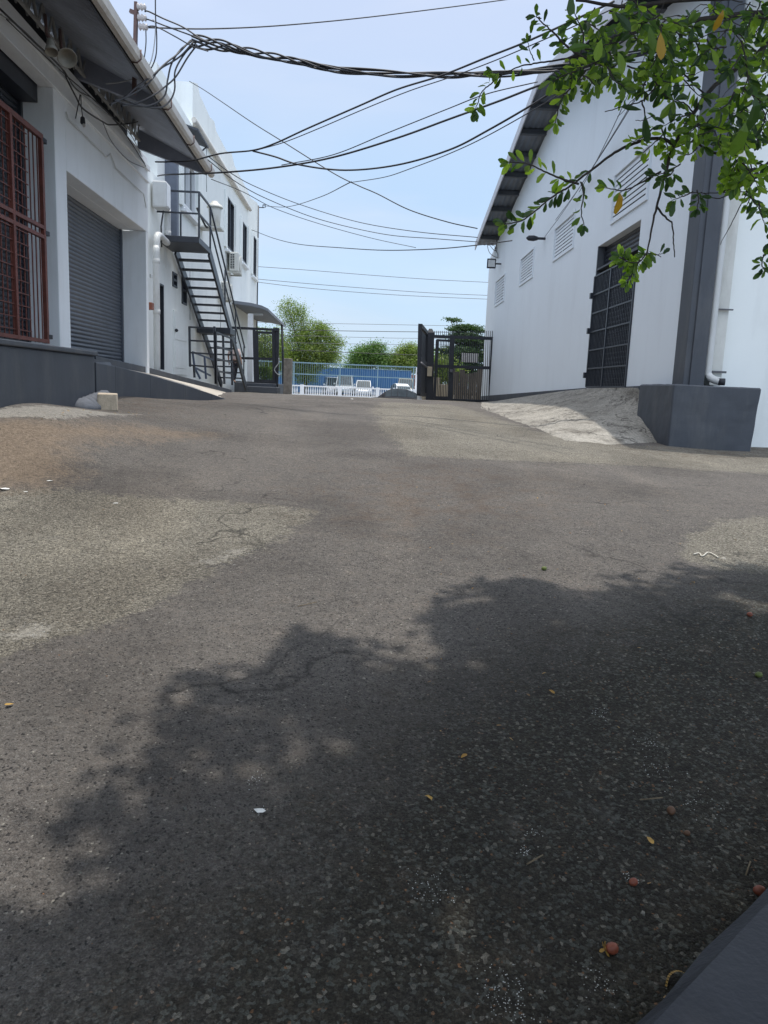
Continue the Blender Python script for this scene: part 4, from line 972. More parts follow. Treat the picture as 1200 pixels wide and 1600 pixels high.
def apron_mat():
    m = mat('cracked_old_concrete', (.31, .29, .25), .92, var=.22, scale=2.2, bump=0, stain=(.10, .085, .065), stain_amt=.95, sscale=2.2)
    n = m.node_tree; b = n.nodes['Principled BSDF']; L = n.links.new; t = n.nodes.new('ShaderNodeTexCoord')
    zn = n.nodes.new('ShaderNodeTexNoise'); zn.inputs['Scale'].default_value = 3; zn.inputs['Detail'].default_value = 6; L(t.outputs['Object'], zn.inputs['Vector'])
    av = n.nodes.new('ShaderNodeVectorMath'); av.operation = 'MULTIPLY_ADD'; av.inputs[1].default_value = (1.4, 1.4, 1.4); L(zn.outputs['Color'], av.inputs[0]); L(t.outputs['Object'], av.inputs[2])
    v = n.nodes.new('ShaderNodeTexVoronoi'); v.feature = 'DISTANCE_TO_EDGE'; v.inputs['Scale'].default_value = .9; L(av.outputs[0], v.inputs['Vector'])
    r = n.nodes.new('ShaderNodeValToRGB'); r.color_ramp.elements[0].position = -.03; r.color_ramp.elements[1].position = .018; L(v.outputs[0], r.inputs[0])
    z2 = n.nodes.new('ShaderNodeTexNoise'); z2.inputs['Scale'].default_value = 28; z2.inputs['Detail'].default_value = 6; z2.inputs['Roughness'].default_value = .75; L(t.outputs['Object'], z2.inputs['Vector'])
    mx = n.nodes.new('ShaderNodeMixRGB'); mx.inputs[1].default_value = (.11, .095, .08, 1); src = b.inputs['Base Color'].links[0].from_socket; L(r.outputs[0], mx.inputs[0]); L(src, mx.inputs[2])
    r3 = n.nodes.new('ShaderNodeValToRGB'); r3.color_ramp.elements[0].position = .35; r3.color_ramp.elements[1].position = .65; r3.color_ramp.elements[0].color = (.55, .55, .55, 1); r3.color_ramp.elements[1].color = (1.25, 1.25, 1.25, 1); L(z2.outputs[0], r3.inputs[0])
    m2 = n.nodes.new('ShaderNodeMixRGB'); m2.blend_type = 'MULTIPLY'; m2.inputs[0].default_value = 1; L(mx.outputs[0], m2.inputs[1]); L(r3.outputs[0], m2.inputs[2]); L(m2.outputs[0], b.inputs['Base Color'])
    ad = n.nodes.new('ShaderNodeMath'); ad.operation = 'MULTIPLY_ADD'; ad.inputs[1].default_value = .8; L(z2.outputs[0], ad.inputs[0]); L(r.outputs[0], ad.inputs[2])
    bp = n.nodes.new('ShaderNodeBump'); bp.inputs['Strength'].default_value = .9; bp.inputs['Distance'].default_value = .025; L(ad.outputs[0], bp.inputs['Height']); L(bp.outputs[0], b.inputs['Normal'])
    return m
tag(apron.build('concrete_apron', apron_mat()), kind='structure')

# wall floodlight + lamp arm
q = WR.hit(771, 412, .3); t = thing('floodlight', WR.P(q[0], 0, q[1]), 'square floodlight at the far corner of the right warehouse wall', 'floodlight')
x = MB(); c = WR.P(q[0], .38, q[1]); x.box(c.x-.17, c.x+.17, c.y-.05, c.y+.03, c.z-.18, c.z+.18); x.build('housing', M['black'], t, bevel=.01)
x = MB(); x.box(c.x-.13, c.x+.13, c.y-.058, c.y-.052, c.z-.13, c.z+.13); x.build('glass', M['pipew'], t)
MB().bar(c, WR.P(q[0], 0, q[1]), .05).build('arm', M['black'], t)
q = WR.hit(851, 373, .02); t = thing('wall_lamp', WR.P(q[0], 0, q[1]), 'dark shoe-shaped lamp arm sticking out between the louvred vents', 'wall lamp')
c = WR.P(q[0], .0, q[1]); MB().bar(c, c+Vector((-.25, 0, .0)), .06).build('arm', M['black'], t)
x = MB(); x.lathe(c+Vector((-.38, 0, 0)), [(.02, -.16), (.07, -.10), (.08, .05), (.05, .16)], 10, 'x'); x.build('lamp_head', M['black'], t)
q = WR.hit(770, 400, .05); loops = [(773, 385), (778, 402), (765, 395), (762, 380), (774, 392), (776, 372)]
P3 = []
for a_, b_ in loops: s_, z_ = WR.hit(a_, b_, .05); P3.append(WR.P(s_, .05, z_))
tag(MB().tube(catmull(P3, 6), .014, 5).build('wire_tangle', M['cable']), 'tangle of thin wire under the far eave corner of the right warehouse', 'wires')

# ================================================================== GATES (right)
GD = 31.5
def KB(mb, x0, y0, x1, y1, w, D=GD, D2=None): mb.bar(K(x0, y0, D), K(x1, y1, D2 or D), w)
g = thing('sliding_gate', K(715, 627, GD), 'black barred gate with a wicket door standing against the right warehouse', 'gate')
x = MB()
for a in ((674, 525.5, 771, 529), (668, 624, 766, 627.5), (681, 572, 767, 575)): KB(x, *a, .12)
KB(x, 770.5, 527, 766, 628, .15)
x.build('frame', M['black'], g)
x = MB()
for k in range(21):
    px = 705+k*3.15; KB(x, px+1.2, 517, px-1.5, 627, .025)
x.build('gate_bars', M['black'], g)
x = MB()
for k in range(11):
    px = 676+k*3.1; KB(x, px, 517, px-.2, 527, .022)
x.build('spikes', M['cableg'], g)
x = MB(); KB(x, 683, 531, 679, 622, .11); KB(x, 706.5, 527, 703, 626, .2); KB(x, 682, 531.5, 706, 532.5, .09); KB(x, 680, 621, 704, 621.5, .1)
w = x.build('wicket_door', M['black'], g); x = MB()
for k in range(8): px = 685.5+k*2.5; KB(x, px, 532, px-2.6, 621, .03)
x.build('wicket_bars', M['black'], w)
x = MB(); KB(x, 703, 579, 707, 579.5, .12, GD-.12); x.build('lock', M['cableg'], w)
x = MB(); KB(x, 672.5, 520, 671, 625, .30, GD+.1); q = K(672.5, 520, GD+.1); x.hexa([q+Vector(v) for v in ((-.15,-.15,0),(.15,-.15,0),(.15,.15,0),(-.15,.15,0),(-.06,-.06,.16),(.06,-.06,.16),(.06,.06,.16),(-.06,.06,.16))])
tag(x.build('gate_post', M['black']), 'black steel gate post with pointed cap beside the wicket gate', 'gate post')
lf = thing('open_gate_leaf', K(660, 620, 27), 'black solid gate leaf swung open edge-on at the driveway mouth', 'gate')
x = MB(); a0, a1 = K(656.5, 509, 27.2), K(666, 520, 30.8); b0, b1 = K(654, 615, 27.2), K(664, 617, 30.8)
for p, q2 in ((a0, a1), (b0, b1), (a0, b0), (a1, b1), (a0.lerp(b0, .5), a1.lerp(b1, .5))): x.bar(p, q2, .14)
x.build('frame', M['black'], lf)
x = MB(); n_ = Vector((.012, 0, 0)); pa, pb = a0.lerp(b0, .05), a1.lerp(b1, .05); x.hexa([b0-n_, b1-n_, b1+n_, b0+n_, pa-n_, pb-n_, pb+n_, pa+n_]); x.build('sheet_panel', M['black'], lf)
x = MB(); x.tube([K(657, 566, 27.1), K(662, 570, 27.1), K(667, 574, 27.6)], .035, 6); x.build('latch', M['cableg'], lf)
q = K(669, 580, GD-.2); x = MB(); x.box(q.x-.15, q.x+.16, q.y, q.y+.22, q.z-.20, q.z+.18)
tag(x.build('gate_control_box', M['beige'], bevel=.01), 'beige control box fixed between gate leaf and gate post', 'control box')
x = MB(); q = K(668.5, 600, GD); x.box(q.x-.2, q.x-.05, q.y+.2, q.y+.4, q.z-.9, q.z+.45); x.box(q.x+.16, q.x+.24, q.y+.2, q.y+.3, q.z-.9, q.z+.9)
tag(x.build('gate_pier', M['beige']), 'narrow beige rendered pier behind the black gate post', 'pier')
q = K(653, 620, 29); x = MB(); x.box(q.x-.02, q.x+.15, q.y, q.y+.18, q.z-.2, q.z+.2)
tag(x.build('kerb_stone', M['whitebal'], bevel=.03), 'small white painted stone at the foot of the open gate leaf', 'kerb stone')
x = MB(); q = K(734, 559, GD+1.2); x.box(q.x-.36, q.x+.36, q.y, q.y+.02, q.z-.19, q.z+.19)
tag(x.build('notice_board', M['signw']), 'blank pale board behind the bars of the right gate', 'board')
# boards and wall seen through the gate
bf = thing('board_fence', K(725, 620, 36), 'grey brown board fence behind the barred gate', 'fence'); x = MB(); random.seed(21)
p0 = K(704, 622, 36).x; k = 0; xx = p0
while xx < p0+1.75:
    w_ = random.uniform(.14, .28); h_ = K(700, 574, 36).z+random.uniform(-.25, .08)
    x.box(xx, xx+w_-.012, 36+random.uniform(-.03, .03), 36.05, -1.2, h_); xx += w_
x.build('boards', M['wood'], bf); MB().box(p0, p0+1.75, 36.06, 36.12, -.2, -.1).build('rail', M['wood'], bf)
q = K(680, 600, 34.5); x = MB(); x.box(q.x-.1, K(702, 600, 34.5).x, 34.5, 34.65, -1.2, q.z); x.box(q.x-.1, q.x+.2, 34.45, 34.6, -1.2, K(680, 590, 34.4).z); tag(x.build('low_wall', M['beige'], bevel=.01), 'low beige wall seen through the wicket door bars', 'wall')
q = K(745, 600, 38); x = MB(); random.seed(2)
for k in range(14): pebble(x, Vector((q.x+random.uniform(-.5, .7), 38+random.uniform(-.4, .4), -.9+.14*k)), random.uniform(.2, .38))
tag(x.build('rubble_heap', mat('rubble', (.22, .21, .21), .9, var=.4, scale=3)), 'heap of grey rubble against the warehouse behind the barred gate', 'rubble')

# ================================================================== STREET SIDE
BD = 66.0
bal = thing('balustrade', K(555, 610, BD), 'long white balustrade across the street with turned balusters', 'balustrade')
xl, xr = K(440, 600, BD).x, K(657, 608, BD).x; zt = K(560, 605.5, BD).z; zb_ = -.95
x = MB(); x.box(xl-3, xr, BD-.12, BD+.12, zt-.10, zt); x.box(xl-3, xr, BD-.11, BD+.11, zb_-.4, zb_+.12); build_each(x, 'rail', M['whitebal'], bal, bevel=.01)
first = None; step = (K(560, 600, BD).x-K(556.45, 600, BD).x); px = xl-1; i = 0
piers = [K(a, 610, BD).x for a in (472, 531, 590, 649)]
bp_ = [(.05, 0), (.055, .04), (.03, .07), (.062, .2), (.07, .28), (.045, .42), (.028, .5), (.05, .56), (.05, .60)]
hb = zt-.10-(zb_+.12)
while px < xr-.05:
    if min(abs(px-p) for p in piers) > .24:
        if first is None:
            y_ = MB(); y_.lathe((px, BD, zb_+.12), [(r, z*hb/.60) for r, z in bp_], 8); org = bal.location.copy()
            first = y_.build('baluster', M['whitebal'], bal); fx = px
        else:
            c = first.copy(); C.objects.link(c); c.parent = bal; c.location = (px-fx, 0, 0)
    px += step; i += 1
for p in piers:
    x = MB(); x.box(p-.17, p+.17, BD-.16, BD+.16, zb_-.2, zt+.05); x.build('pier', M['whitebal'], bal, bevel=.015)
fn = thing('bar_fence', K(555, 575, BD+.6), 'tall blue grey bar fence above the white balustrade', 'fence')
x = MB(); FD = BD+.6; zt2 = K(560, 569.5, FD).z; zm = K(560, 588, FD).z
x.box(xl-3, xr, FD-.03, FD+.03, zt2-.09, zt2); x.box(xl-3, xr, FD-.03, FD+.03, zm-.04, zm+.04); build_each(x, 'rail', M['bluegrey'], fn)
x = MB(); px = xl-2
while px < xr: x.bar((px, FD, -.9), (px, FD, zt2+.05), .022); px += .19
x.build('fence_bars', M['bluegrey'], fn); x = MB()
for a in (459, 531, 590, 646): x.bar((K(a, 590, FD).x, FD, -.9), (K(a, 590, FD).x, FD, zt2+.02), .09)
build_each(x, 'post', M['bluegrey'], fn)
x = MB(); a = K(649, 590, FD-.1).x; x.box(a, a+.38, FD-.2, FD-.1, -.2, K(650, 586, FD).z); x.box(a+.02, a+.10, FD-.2, FD-.1, K(650, 586, FD).z, zt2-.05); x.box(a+.3, a+.38, FD-.2, FD-.1, K(650, 586, FD).z, zt2-.05)
tag(x.build('white_gate_panel', M['whitebal']), 'white panel with window slot at the right end of the bar fence', 'panel')
HD = 84; x = MB(); a = K(440, 580, HD).x-2; b = K(643, 580, HD).x; zt = K(560, 576.5, HD).z; n_ = int((b-a)/.14); vs = []
for i in range(n_+1):
    d = .03 if (i//2) % 2 else -.03; vs += [(a+(b-a)*i/n_, HD+d, -1), (a+(b-a)*i/n_, HD+d, zt)]
x.add(vs, [(2*i, 2*i+1, 2*i+3, 2*i+2) for i in range(n_)])
hd = thing('hoarding', Vector((0, HD, -.9)), 'long bright blue corrugated hoarding behind the parked cars', 'hoarding'); x.build('sheet', M['bluef'], hd)
x = MB(); x.box(a, b, HD-.06, HD+.0, zt, zt+.06); x.build('cap_rail', M['bluegrey'], hd)
q = K(650, 590, 80); x = MB(); x.box(K(643, 590, 80).x, K(653, 590, 80).x, 80, 80.5, -1, K(650, 586, 80).z); tag(x.build('utility_hut', M['copper']), 'small rusty brown hut right of the blue hoarding', 'hut')

def car(name, loc, rot, lab, m, L=4.3, Wd=1.75, H=1.5, kind='car', cat='car', group=None):
    """length along local +X (front at +X)"""
    t = thing(name, loc, lab, cat, group); t.rotation_euler = (0, 0, rot)
    def bd(mb, nm, mm, par=t, bev=0):
        o = mb.build(nm, mm, None, bevel=bev, keep=True); o.parent = par; return o
    hb = H*.56 if kind == 'car' else H*.52
    sec = [(-L/2, .45, hb*.92), (-L/2+.12, .28, hb*.98), (-L*.3, .22, hb), (L*.12, .22, hb), (L*.34, .22, hb*.90), (L/2-.12, .26, hb*.76), (L/2, .38, hb*.6)]
    x = MB(); vs = []
    for (sx, z0, z1) in sec:
        wv = Wd/2*(1-.10*(abs(sx)/(L/2))**4); vs += [(sx, -wv*.94, z0), (sx, -wv, (z0+z1)/2), (sx, -wv*.92, z1), (sx, wv*.92, z1), (sx, wv, (z0+z1)/2), (sx, wv*.94, z0)]
    n = len(sec); fs = [(6*i+j, 6*i+(j+1) % 6, 6*(i+1)+(j+1) % 6, 6*(i+1)+j) for i in range(n-1) for j in range(6)]+[tuple(range(6))[::-1], tuple(6*(n-1)+j for j in range(6))]
    x.add(vs, fs); body = bd(x, 'body', m, bev=.03)
    # cabin shell
    if kind == 'car': st = [(-L*.45, hb*.97, .82), (-L*.33, hb+(H-hb)*.62, .74), (-L*.2, H*.965, .69), (-L*.05, H, .68), (L*.05, H*.975, .68), (L*.15, hb+(H-hb)*.60, .74), (L*.27, hb*.97, .82)]
    else: st = [(-L*.485, hb*.98, .86), (-L*.46, H*.97, .80), (-L*.1, H, .80), (L*.16, H*.96, .76), (L*.33, hb*.95, .86)]
    x = MB(); vs = []
    for sx, z, wf in st: vs += [(sx, -Wd/2*wf, z), (sx, Wd/2*wf, z)]
    k = len(st); base = []
    for sx, z, wf in st: base += [(sx, -Wd/2*.88, hb*.9), (sx, Wd/2*.88, hb*.9)]
    x.add(vs+base, [(2*i, 2*i+2, 2*i+3, 2*i+1) for i in range(k-1)]+[(2*i, 2*k+2*i, 2*k+2*i+2, 2*i+2) for i in range(k-1)]+[(2*i+1, 2*i+3, 2*k+2*i+3, 2*k+2*i+1) for i in range(k-1)])
    bd(x, 'cabin', m, bev=.03)
    def inset(a, b, c, d, f=.05, off=.008):
        a, b, c, d = map(Vector, (a, b, c, d)); ce = (a+b+c+d)/4; nn = (b-a).cross(d-a).normalized()
        if nn.dot(ce-Vector((-L*.05, 0, hb))) < 0: nn = -nn
        return [p.lerp(ce, f)+nn*off for p in (a, b, c, d)]
    x = MB(); x.add(inset(vs[2*k-2], vs[2*k-1], vs[2*k-3], vs[2*k-4]), [(0, 1, 2, 3)]); bd(x, 'windscreen', M['carglass'])
    x = MB(); x.add(inset(vs[0], vs[1], vs[3], vs[2]), [(0, 1, 2, 3)]); bd(x, 'rear_window', M['carglass'])
    for s_ in (0, 1):
        x = MB()
        for i in range(1, k-2):
            A_, B_ = Vector(vs[2*i+s_]), Vector(vs[2*i+2+s_]); C_, D_ = Vector(base[2*i+2+s_]), Vector(base[2*i+s_]); x.add(inset(A_, B_, C_.lerp(B_, .18), D_.lerp(A_, .18), .09), [(0, 1, 2, 3)])
        i = 0; x.add(inset(Vector(vs[2+s_]), Vector(base[2+s_]).lerp(Vector(vs[2+s_]), .2), Vector(vs[s_]).lerp(Vector(vs[2+s_]), .35), Vector(vs[s_]).lerp(Vector(vs[2+s_]), .6), .12), [(0, 1, 2, 3)])
        bd(x, 'side_window', M['carglass'])
        x = MB(); yy = (-1 if s_ == 0 else 1)*(Wd/2+.06); x.box(L*.17, L*.17+.12, yy-.09, yy+.09, hb+.0, hb+.14); bd(x, 'mirror', m, bev=.02)
        x = MB(); yy = (-1 if s_ == 0 else 1)*Wd*.36; x.box(L/2-.10, L/2+.005, yy-.16, yy+.16, hb*.58, hb*.74); bd(x, 'headlight', M['clearlens'], bev=.02)
        x = MB(); x.box(-L/2-.008, -L/2+.22, yy-.15, yy+.15, hb*.68, hb*.92); bd(x, 'tail_light', M['redlens'], bev=.02)
    for sx in (-L*.31, L*.31):
        for sy in (-1, 1):
            x = MB(); x.lathe((sx, sy*(Wd/2-.09), .32), [(.24, -.10), (.32, -.08), (.32, .08), (.24, .10)], 18, 'y'); w = bd(x, 'wheel', M['tyre'])
            x = MB(); x.lathe((sx, sy*(Wd/2-.09), .32), [(.20, -.105), (.21, 0), (.20, .105)], 12, 'y'); bd(x, 'rim', M['rim'], w)
    return t
def gx(px, D): return K(px, 600, D).x
car('parked_van', (gx(537, 73), 75.3, -.9), R(-90), 'white van facing the street before the blue hoarding, tallest parked vehicle', M['cars'], 4.6, 1.85, 1.95, 'van', 'van')
car('parked_car', (gx(517, 74), 76.6, -.9), R(-80), 'white car half hidden left of the parked van', M['carw'], 4.3, 1.75, 1.75, 'van', 'car')
car('parked_car', (gx(567, 73), 75.0, -.9), R(-88), 'white hatchback facing the street right of the parked van', M['carw'], 4.0, 1.72, 1.52, 'van', 'car')
car('parked_car', (gx(628, 72), 74.4, -.9), R(-75), 'white saloon at the right end of the row behind the balustrade', M['carw'], 4.2, 1.75, 1.35, 'car', 'car')
car('parked_truck', (gx(634, 78), 79.5, -.9), R(-90), 'pale boxy pickup behind the right-hand white saloon', M['beige'], 4.8, 1.8, 1.95, 'van', 'truck')
car('passing_car', (gx(617, 57.5), 57.5, K(617, 606.8, 57.5).z-1.47), R(180), 'black car with red tail light passing on the street beyond the driveway crest', M['card'], 4.6, 1.78, 1.47, 'car', 'car')

# ------------------------------------------------------------------ trees
def clump_tree(name, lab, c, trunk_base, blobs, leafm, n, size, seed, trunk_r=.22, group=None, flat=1.0, spread=1.0):
    random.seed(seed); t = thing(name, trunk_base, lab, 'tree', group); tb = Vector(trunk_base)
    x = MB(); top = tb+(Vector(c)-tb)*.75; mid = tb.lerp(top, .5)+Vector((random.uniform(-.2, .2), 0, 0))
    x.tube([tb-Vector((0, 0, .3)), tb.lerp(mid, .5), mid, top], [trunk_r*1.3, trunk_r, trunk_r*.8, trunk_r*.35], 8)
    for b in blobs:
        bc = Vector(b[0]); s_ = tb.lerp(top, random.uniform(.45, .9)); x.tube([s_, s_.lerp(bc, .5)+Vector((0, 0, -.1)), bc], [trunk_r*.45, trunk_r*.28, trunk_r*.08], 6)
    x.build('trunk', M['bark'], t)
    blobs = list(blobs)
    for b in list(blobs):
        for _k in range(4):
            v_ = Vector((random.gauss(0, 1), random.gauss(0, .5), random.gauss(.35, .8))).normalized(); f_ = random.uniform(.22, .42)
            blobs.append((Vector(b[0])+Vector((v_.x*b[1][0], v_.y*b[1][1], v_.z*b[1][2]))*random.uniform(.85, 1.12), (b[1][0]*f_, b[1][1]*f_, b[1][2]*f_)))
    y = MB(); tot = sum(b[1][0]*b[1][2]+b[1][0]*b[1][1] for b in blobs)
    for b in blobs:
        bc = Vector(b[0]); r = b[1]; k = int(n*(r[0]*r[2]+r[0]*r[1])/tot/14)
        for i in range(k):
            while True:
                v = Vector((random.uniform(-1, 1), random.uniform(-1, 1), random.uniform(-1, 1)))
                if .35 < v.length <= 1: break
            v *= random.uniform(.85, 1.12); cc = bc+Vector((v.x*r[0], v.y*r[1], v.z*r[2])); out = Vector((v.x, v.y, v.z+.5)).normalized()
            cr = size*random.uniform(1.6, 3.4)*spread
            for j in range(14):
                p = cc+Vector((random.gauss(0, cr), random.gauss(0, cr), random.gauss(0, cr*.6*flat)))
                d = (Vector((random.gauss(0, 1), random.gauss(0, 1), random.gauss(0, .5)))).normalized(); y.card(p, d, (out+Vector((random.gauss(0, .6), random.gauss(0, .6), random.gauss(0, .6)))).normalized(), size*random.uniform(.7, 1.3), size*random.uniform(.4, .7))
    y.build('crown', leafm, t); return t
def B(px, py, D, rx, rz_, ry=None): return (K(px, py, D), (rx*D/F, (ry or rx)*D/F, rz_*D/F))
D = 76
clump_tree('broadleaf_tree', 'big yellow green tree rising beside the porch canopy beyond the street', K(475, 530, D), (K(480, 600, D).x, D, -.9),
  [B(455,495,D,17,20), B(482,520,D,22,20), B(505,545,D,22,22), B(465,545,D,26,24), B(520,560,D,14,12), B(490,560,D,28,18), B(505,520,D,12,10), B(470,490,D,6,8), B(455,570,D,22,20), B(478,585,D,18,14), B(448,472,D,5,4), B(529,537,D,5,3)], M['tree_a'], 46000, .145, 31)
D = 72
clump_tree('broadleaf_tree', 'dense green tree seen through the porch gate left of the concrete pillar', K(415, 545, D), (K(415, 600, D).x, D, -.9),
  [B(415,540,D,26,22), B(405,565,D,22,20), B(432,560,D,16,20), B(400,525,D,14,12)], M['tree_a'], 16000, .15, 32)
D = 98
clump_tree('broadleaf_tree', 'rounded green tree left of centre behind the blue hoarding', K(580, 560, D), (K(580, 600, D).x, D, -.9),
  [B(565,560,D,17,14), B(590,556,D,16,14), B(578,548,D,12,8), B(590,545,D,5,7), B(560,570,D,18,12), B(600,568,D,14,10)], M['tree_b'], 24000, .19, 33)
clump_tree('broadleaf_tree', 'pale green tree right of centre beside the open gate leaf', K(635, 560, D), (K(635, 600, D).x, D+2, -.9),
  [B(628,556,D,14,12), B(645,552,D,14,12), B(640,568,D,24,12), B(622,568,D,10,10), B(660,560,D,14,14)], M['tree_a'], 24000, .19, 34)
D = 52
clump_tree('almond_tree', 'dark layered tree with flat tiers behind the right gate', K(728, 540, D), (K(728, 600, D).x, D, -1.4),
  [B(712,501,D,8,2.5), B(704,498,D,7,1.8), B(728,511,D,20,4), B(745,516,D,12,4), B(712,515,D,12,3), B(728,524,D,24,4), B(735,534,D,28,6), B(720,548,D,34,8), B(700,556,D,14,8), B(735,560,D,28,10), B(755,548,D,20,14), B(715,572,D,30,9), B(745,580,D,24,14), B(690,566,D,14,10)], M['tree_c'], 30000, .13, 35, flat=.35, spread=.5)
clump_tree('roadside_shrub', 'yellow green bushy shrub between gate post and dark layered tree', K(690, 585, 48), (K(692, 600, 48).x, 48, -1.3),
  [B(690,580,48,16,14), B(680,570,48,8,16), B(705,590,48,16,12)], M['tree_a'], 6000, .14, 36, trunk_r=.1)

# ================================================================== WIRES
bg_ = 'cables twisted into the thick black bundle across the yard'
core = [(300, 63, 12.6), (340, 71, 12.7), (377, 80, 12.8), (420, 89, 12.9), (461, 97, 13), (527, 109, 13), (620, 115, 13), (700, 116, 13), (760, 115, 13), (850, 110, 13), (940, 95, 13), (1040, 76, 13), (1140, 56, 13), (1240, 34, 13)]
cc = catmull([K(*p) for p in core], 14)
for k in range(6):
    pts_ = []
    for i, p in enumerate(cc):
        t = i/len(cc); a = 6.28*(t*(3.2+k*.35)+k/6); rr = .034*(1+.5*math.sin(t*17+k*1.7))*(1+.9*max(0, 1-t/.35))
        pts_.append(p+Vector((0, math.cos(a)*rr, math.sin(a)*rr)))
    tag(MB().tube(pts_, .0155, 6).build('overhead_cable', M['cable']), 'one strand of the thick twisted black cable bundle crossing above the yard', 'cable', bg_)
fan = [
 [(300,64,12.55),(282,78,12.38),(268,100,12.16),(262,125,12.04),(258,148,11.96),(245,160,11.70),(225,166,11.38),(200,163,11.00),(180,158,10.70)],
 [(302,66,12.56),(285,85,12.43),(270,96,12.20),(250,108,11.80),(232,130,11.48),(210,145,11.15),(185,157,10.77),(172,164,10.60)],
 [(306,68,12.58),(290,82,12.50),(274,110,12.26),(273,140,12.24),(265,158,12.10),(250,168,11.80),(222,166,11.33),(192,155,10.88)],
 [(298,63,12.54),(278,84,12.32),(260,98,12.00),(238,118,11.57),(215,135,11.23),(195,152,10.93),(178,158,10.67)],
 [(308,70,12.59),(293,90,12.52),(276,118,12.29),(262,132,12.04),(240,148,11.60),(215,160,11.23),(190,166,10.85)]]
for k, p in enumerate(fan): wire(p, .013, 'one of the black cables fanning down from the bundle into the left eave', group='cables fanning down into the left eave')
wire([(226,18,12.3),(232,18,12.3),(255,29,12.4),(285,42,12.4),(310,58,12.4),(330,68,12.3)], .012, 'upper black feed from the mast insulators to the cable bundle', group=None)
wire([(228,30,12.3),(236,32,12.3),(262,42,12.4),(300,56,12.4),(335,70,12.3)], .011, 'middle black feed from the mast insulators to the cable bundle')
wire([(228,42,12.3),(244,42,12.3),(275,58,12.4),(300,72,12.4),(325,80,12.3)], .010, 'lowest black feed from the mast insulators to the cable bundle')
wire([(228,43,12.3),(330,45,14),(450,39,16),(600,24,18),(800,-2,20),(900,-20,21)], .012, 'single thin line from the mast straight across the top of the sky')
wire([(228,46,12.3),(228,70,12.3),(224,98,12.3),(218,116,12.4)], .009, 'short black drop wire hanging nearest the mast')
wire([(239,30,12.3),(243,38,12.3),(241,70,12.3),(235,98,12.3),(222,118,12.4),(190,128,12.5),(165,131,12.4)], .009, 'pale drop wire curving from the mast into the eave', 'cablew')
wire([(243,-60,12.2),(243,20,12.2),(245,60,12.3),(243,90,12.3),(232,112,12.4),(212,122,12.5)], .010, 'long vertical black wire falling past the mast')
wire([(296,127,25.2),(318,140,24),(345,158,22.5),(395,192,20.5),(440,220,18.5),(520,270,18),(560,290,17.8),(590,303,17.7),(640,328,17.6),(700,347,17.6),(746,357,17.8)], .012, 'slanting cable from the office parapet down to the right warehouse eave')
wire([(243,253,14.5),(262,253,14.2),(300,251,14),(345,240,13.6),(395,235,13.3),(430,224,13),(480,201,12.8),(560,166,12.4),(620,140,12),(690,118,11.6),(760,90,11),(830,62,10.5),(960,2,9.8)], .014, 'cable rising from the eave tip across to the upper right', )
wire([(400,235,13.4),(445,222,13.4),(500,200,13.2),(570,170,12.8),(640,142,12.4),(700,122,12),(770,96,11.4),(850,62,10.8),(980,4,10)], .008, 'thin companion line just beneath the cable rising to the upper right')
wire([(395,236,13.3),(430,245,13.1),(470,258,12.9),(540,266,12.5),(620,258,12),(700,235,11.4),(760,205,10.9),(850,152,10.2),(900,112,9.8),(980,60,9.2)], .014, 'deep sagging cable branching from the eave tip toward the tree')
wire([(246,275,19.5),(262,273,16.5),(340,270,14),(430,262,13.5),(520,246,13),(620,216,12.4),(700,187,11.9),(780,158,11.2),(850,131,10.7),(960,95,9.9)], .016, 'heavy straight cable from the eave end beside the gutter tip')
wire([(440,258,13.6),(520,242,13.2),(600,210,12.6),(700,170,12),(760,147,11.5),(840,128,11)], .008, 'thin line running just above the heavy straight cable')
wire([(549,285,17.8),(600,277,16),(640,264,14.5),(700,241,13),(760,213,12),(850,162,10.8),(930,110,10)], .008, 'thin line curving up to the right from the crossing knot')
wire([(415,322,38),(450,323,32),(500,308,25),(549,284,17.8)], .012, 'thin line from the office corner bracket to the crossing knot')
wire([(325,244,14.5),(360,270,16),(400,292,18),(470,320,20),(560,347,20),(650,362,19),(746,371,18)], .009, 'upper of the long sagging lines under the crossing cables')
wire([(325,250,14.5),(370,285,16),(420,312,18),(500,343,20),(600,366,20),(680,373,19),(746,378,18)], .009, 'lower of the long sagging lines under the crossing cables')
wire([(330,280,15),(380,300,17),(430,326,19),(500,350,21),(580,372,22),(650,387,22)], .008, 'faint line ending beneath the two long sagging lines')
for k_, (a1__, b1__) in enumerate([((1062, 40), (868, 344)), ((1048, 60), (850, 372)), ((1020, 60), (905, 300))]):
    s0_, z0_ = WR.hit(*a1__, .3); s1_, z1_ = WR.hit(*b1__, .06); p0_, p1_ = WR.P(s0_, .3, z0_), WR.P(s1_, .06, z1_)
    tag(MB().tube(catmull([p0_, p0_.lerp(p1_, .35)-Vector((0, 0, .12)), p0_.lerp(p1_, .7)-Vector((0, 0, .12)), p1_], 6), .008, 5).build('drop_wire', M['cableg']), ('longest thin wire strung down across the right warehouse wall', 'thin wire reaching the lamp arm on the right warehouse wall', 'shortest thin wire strung over the right warehouse wall')[k_], 'cable')
wire([(393,359,38),(430,373,34),(470,382,30),(530,387,26),(600,391,23),(680,389,20),(746,383,18.5),(800,376,17)], .013, 'dark sagging line from the office corner to the right warehouse eave')
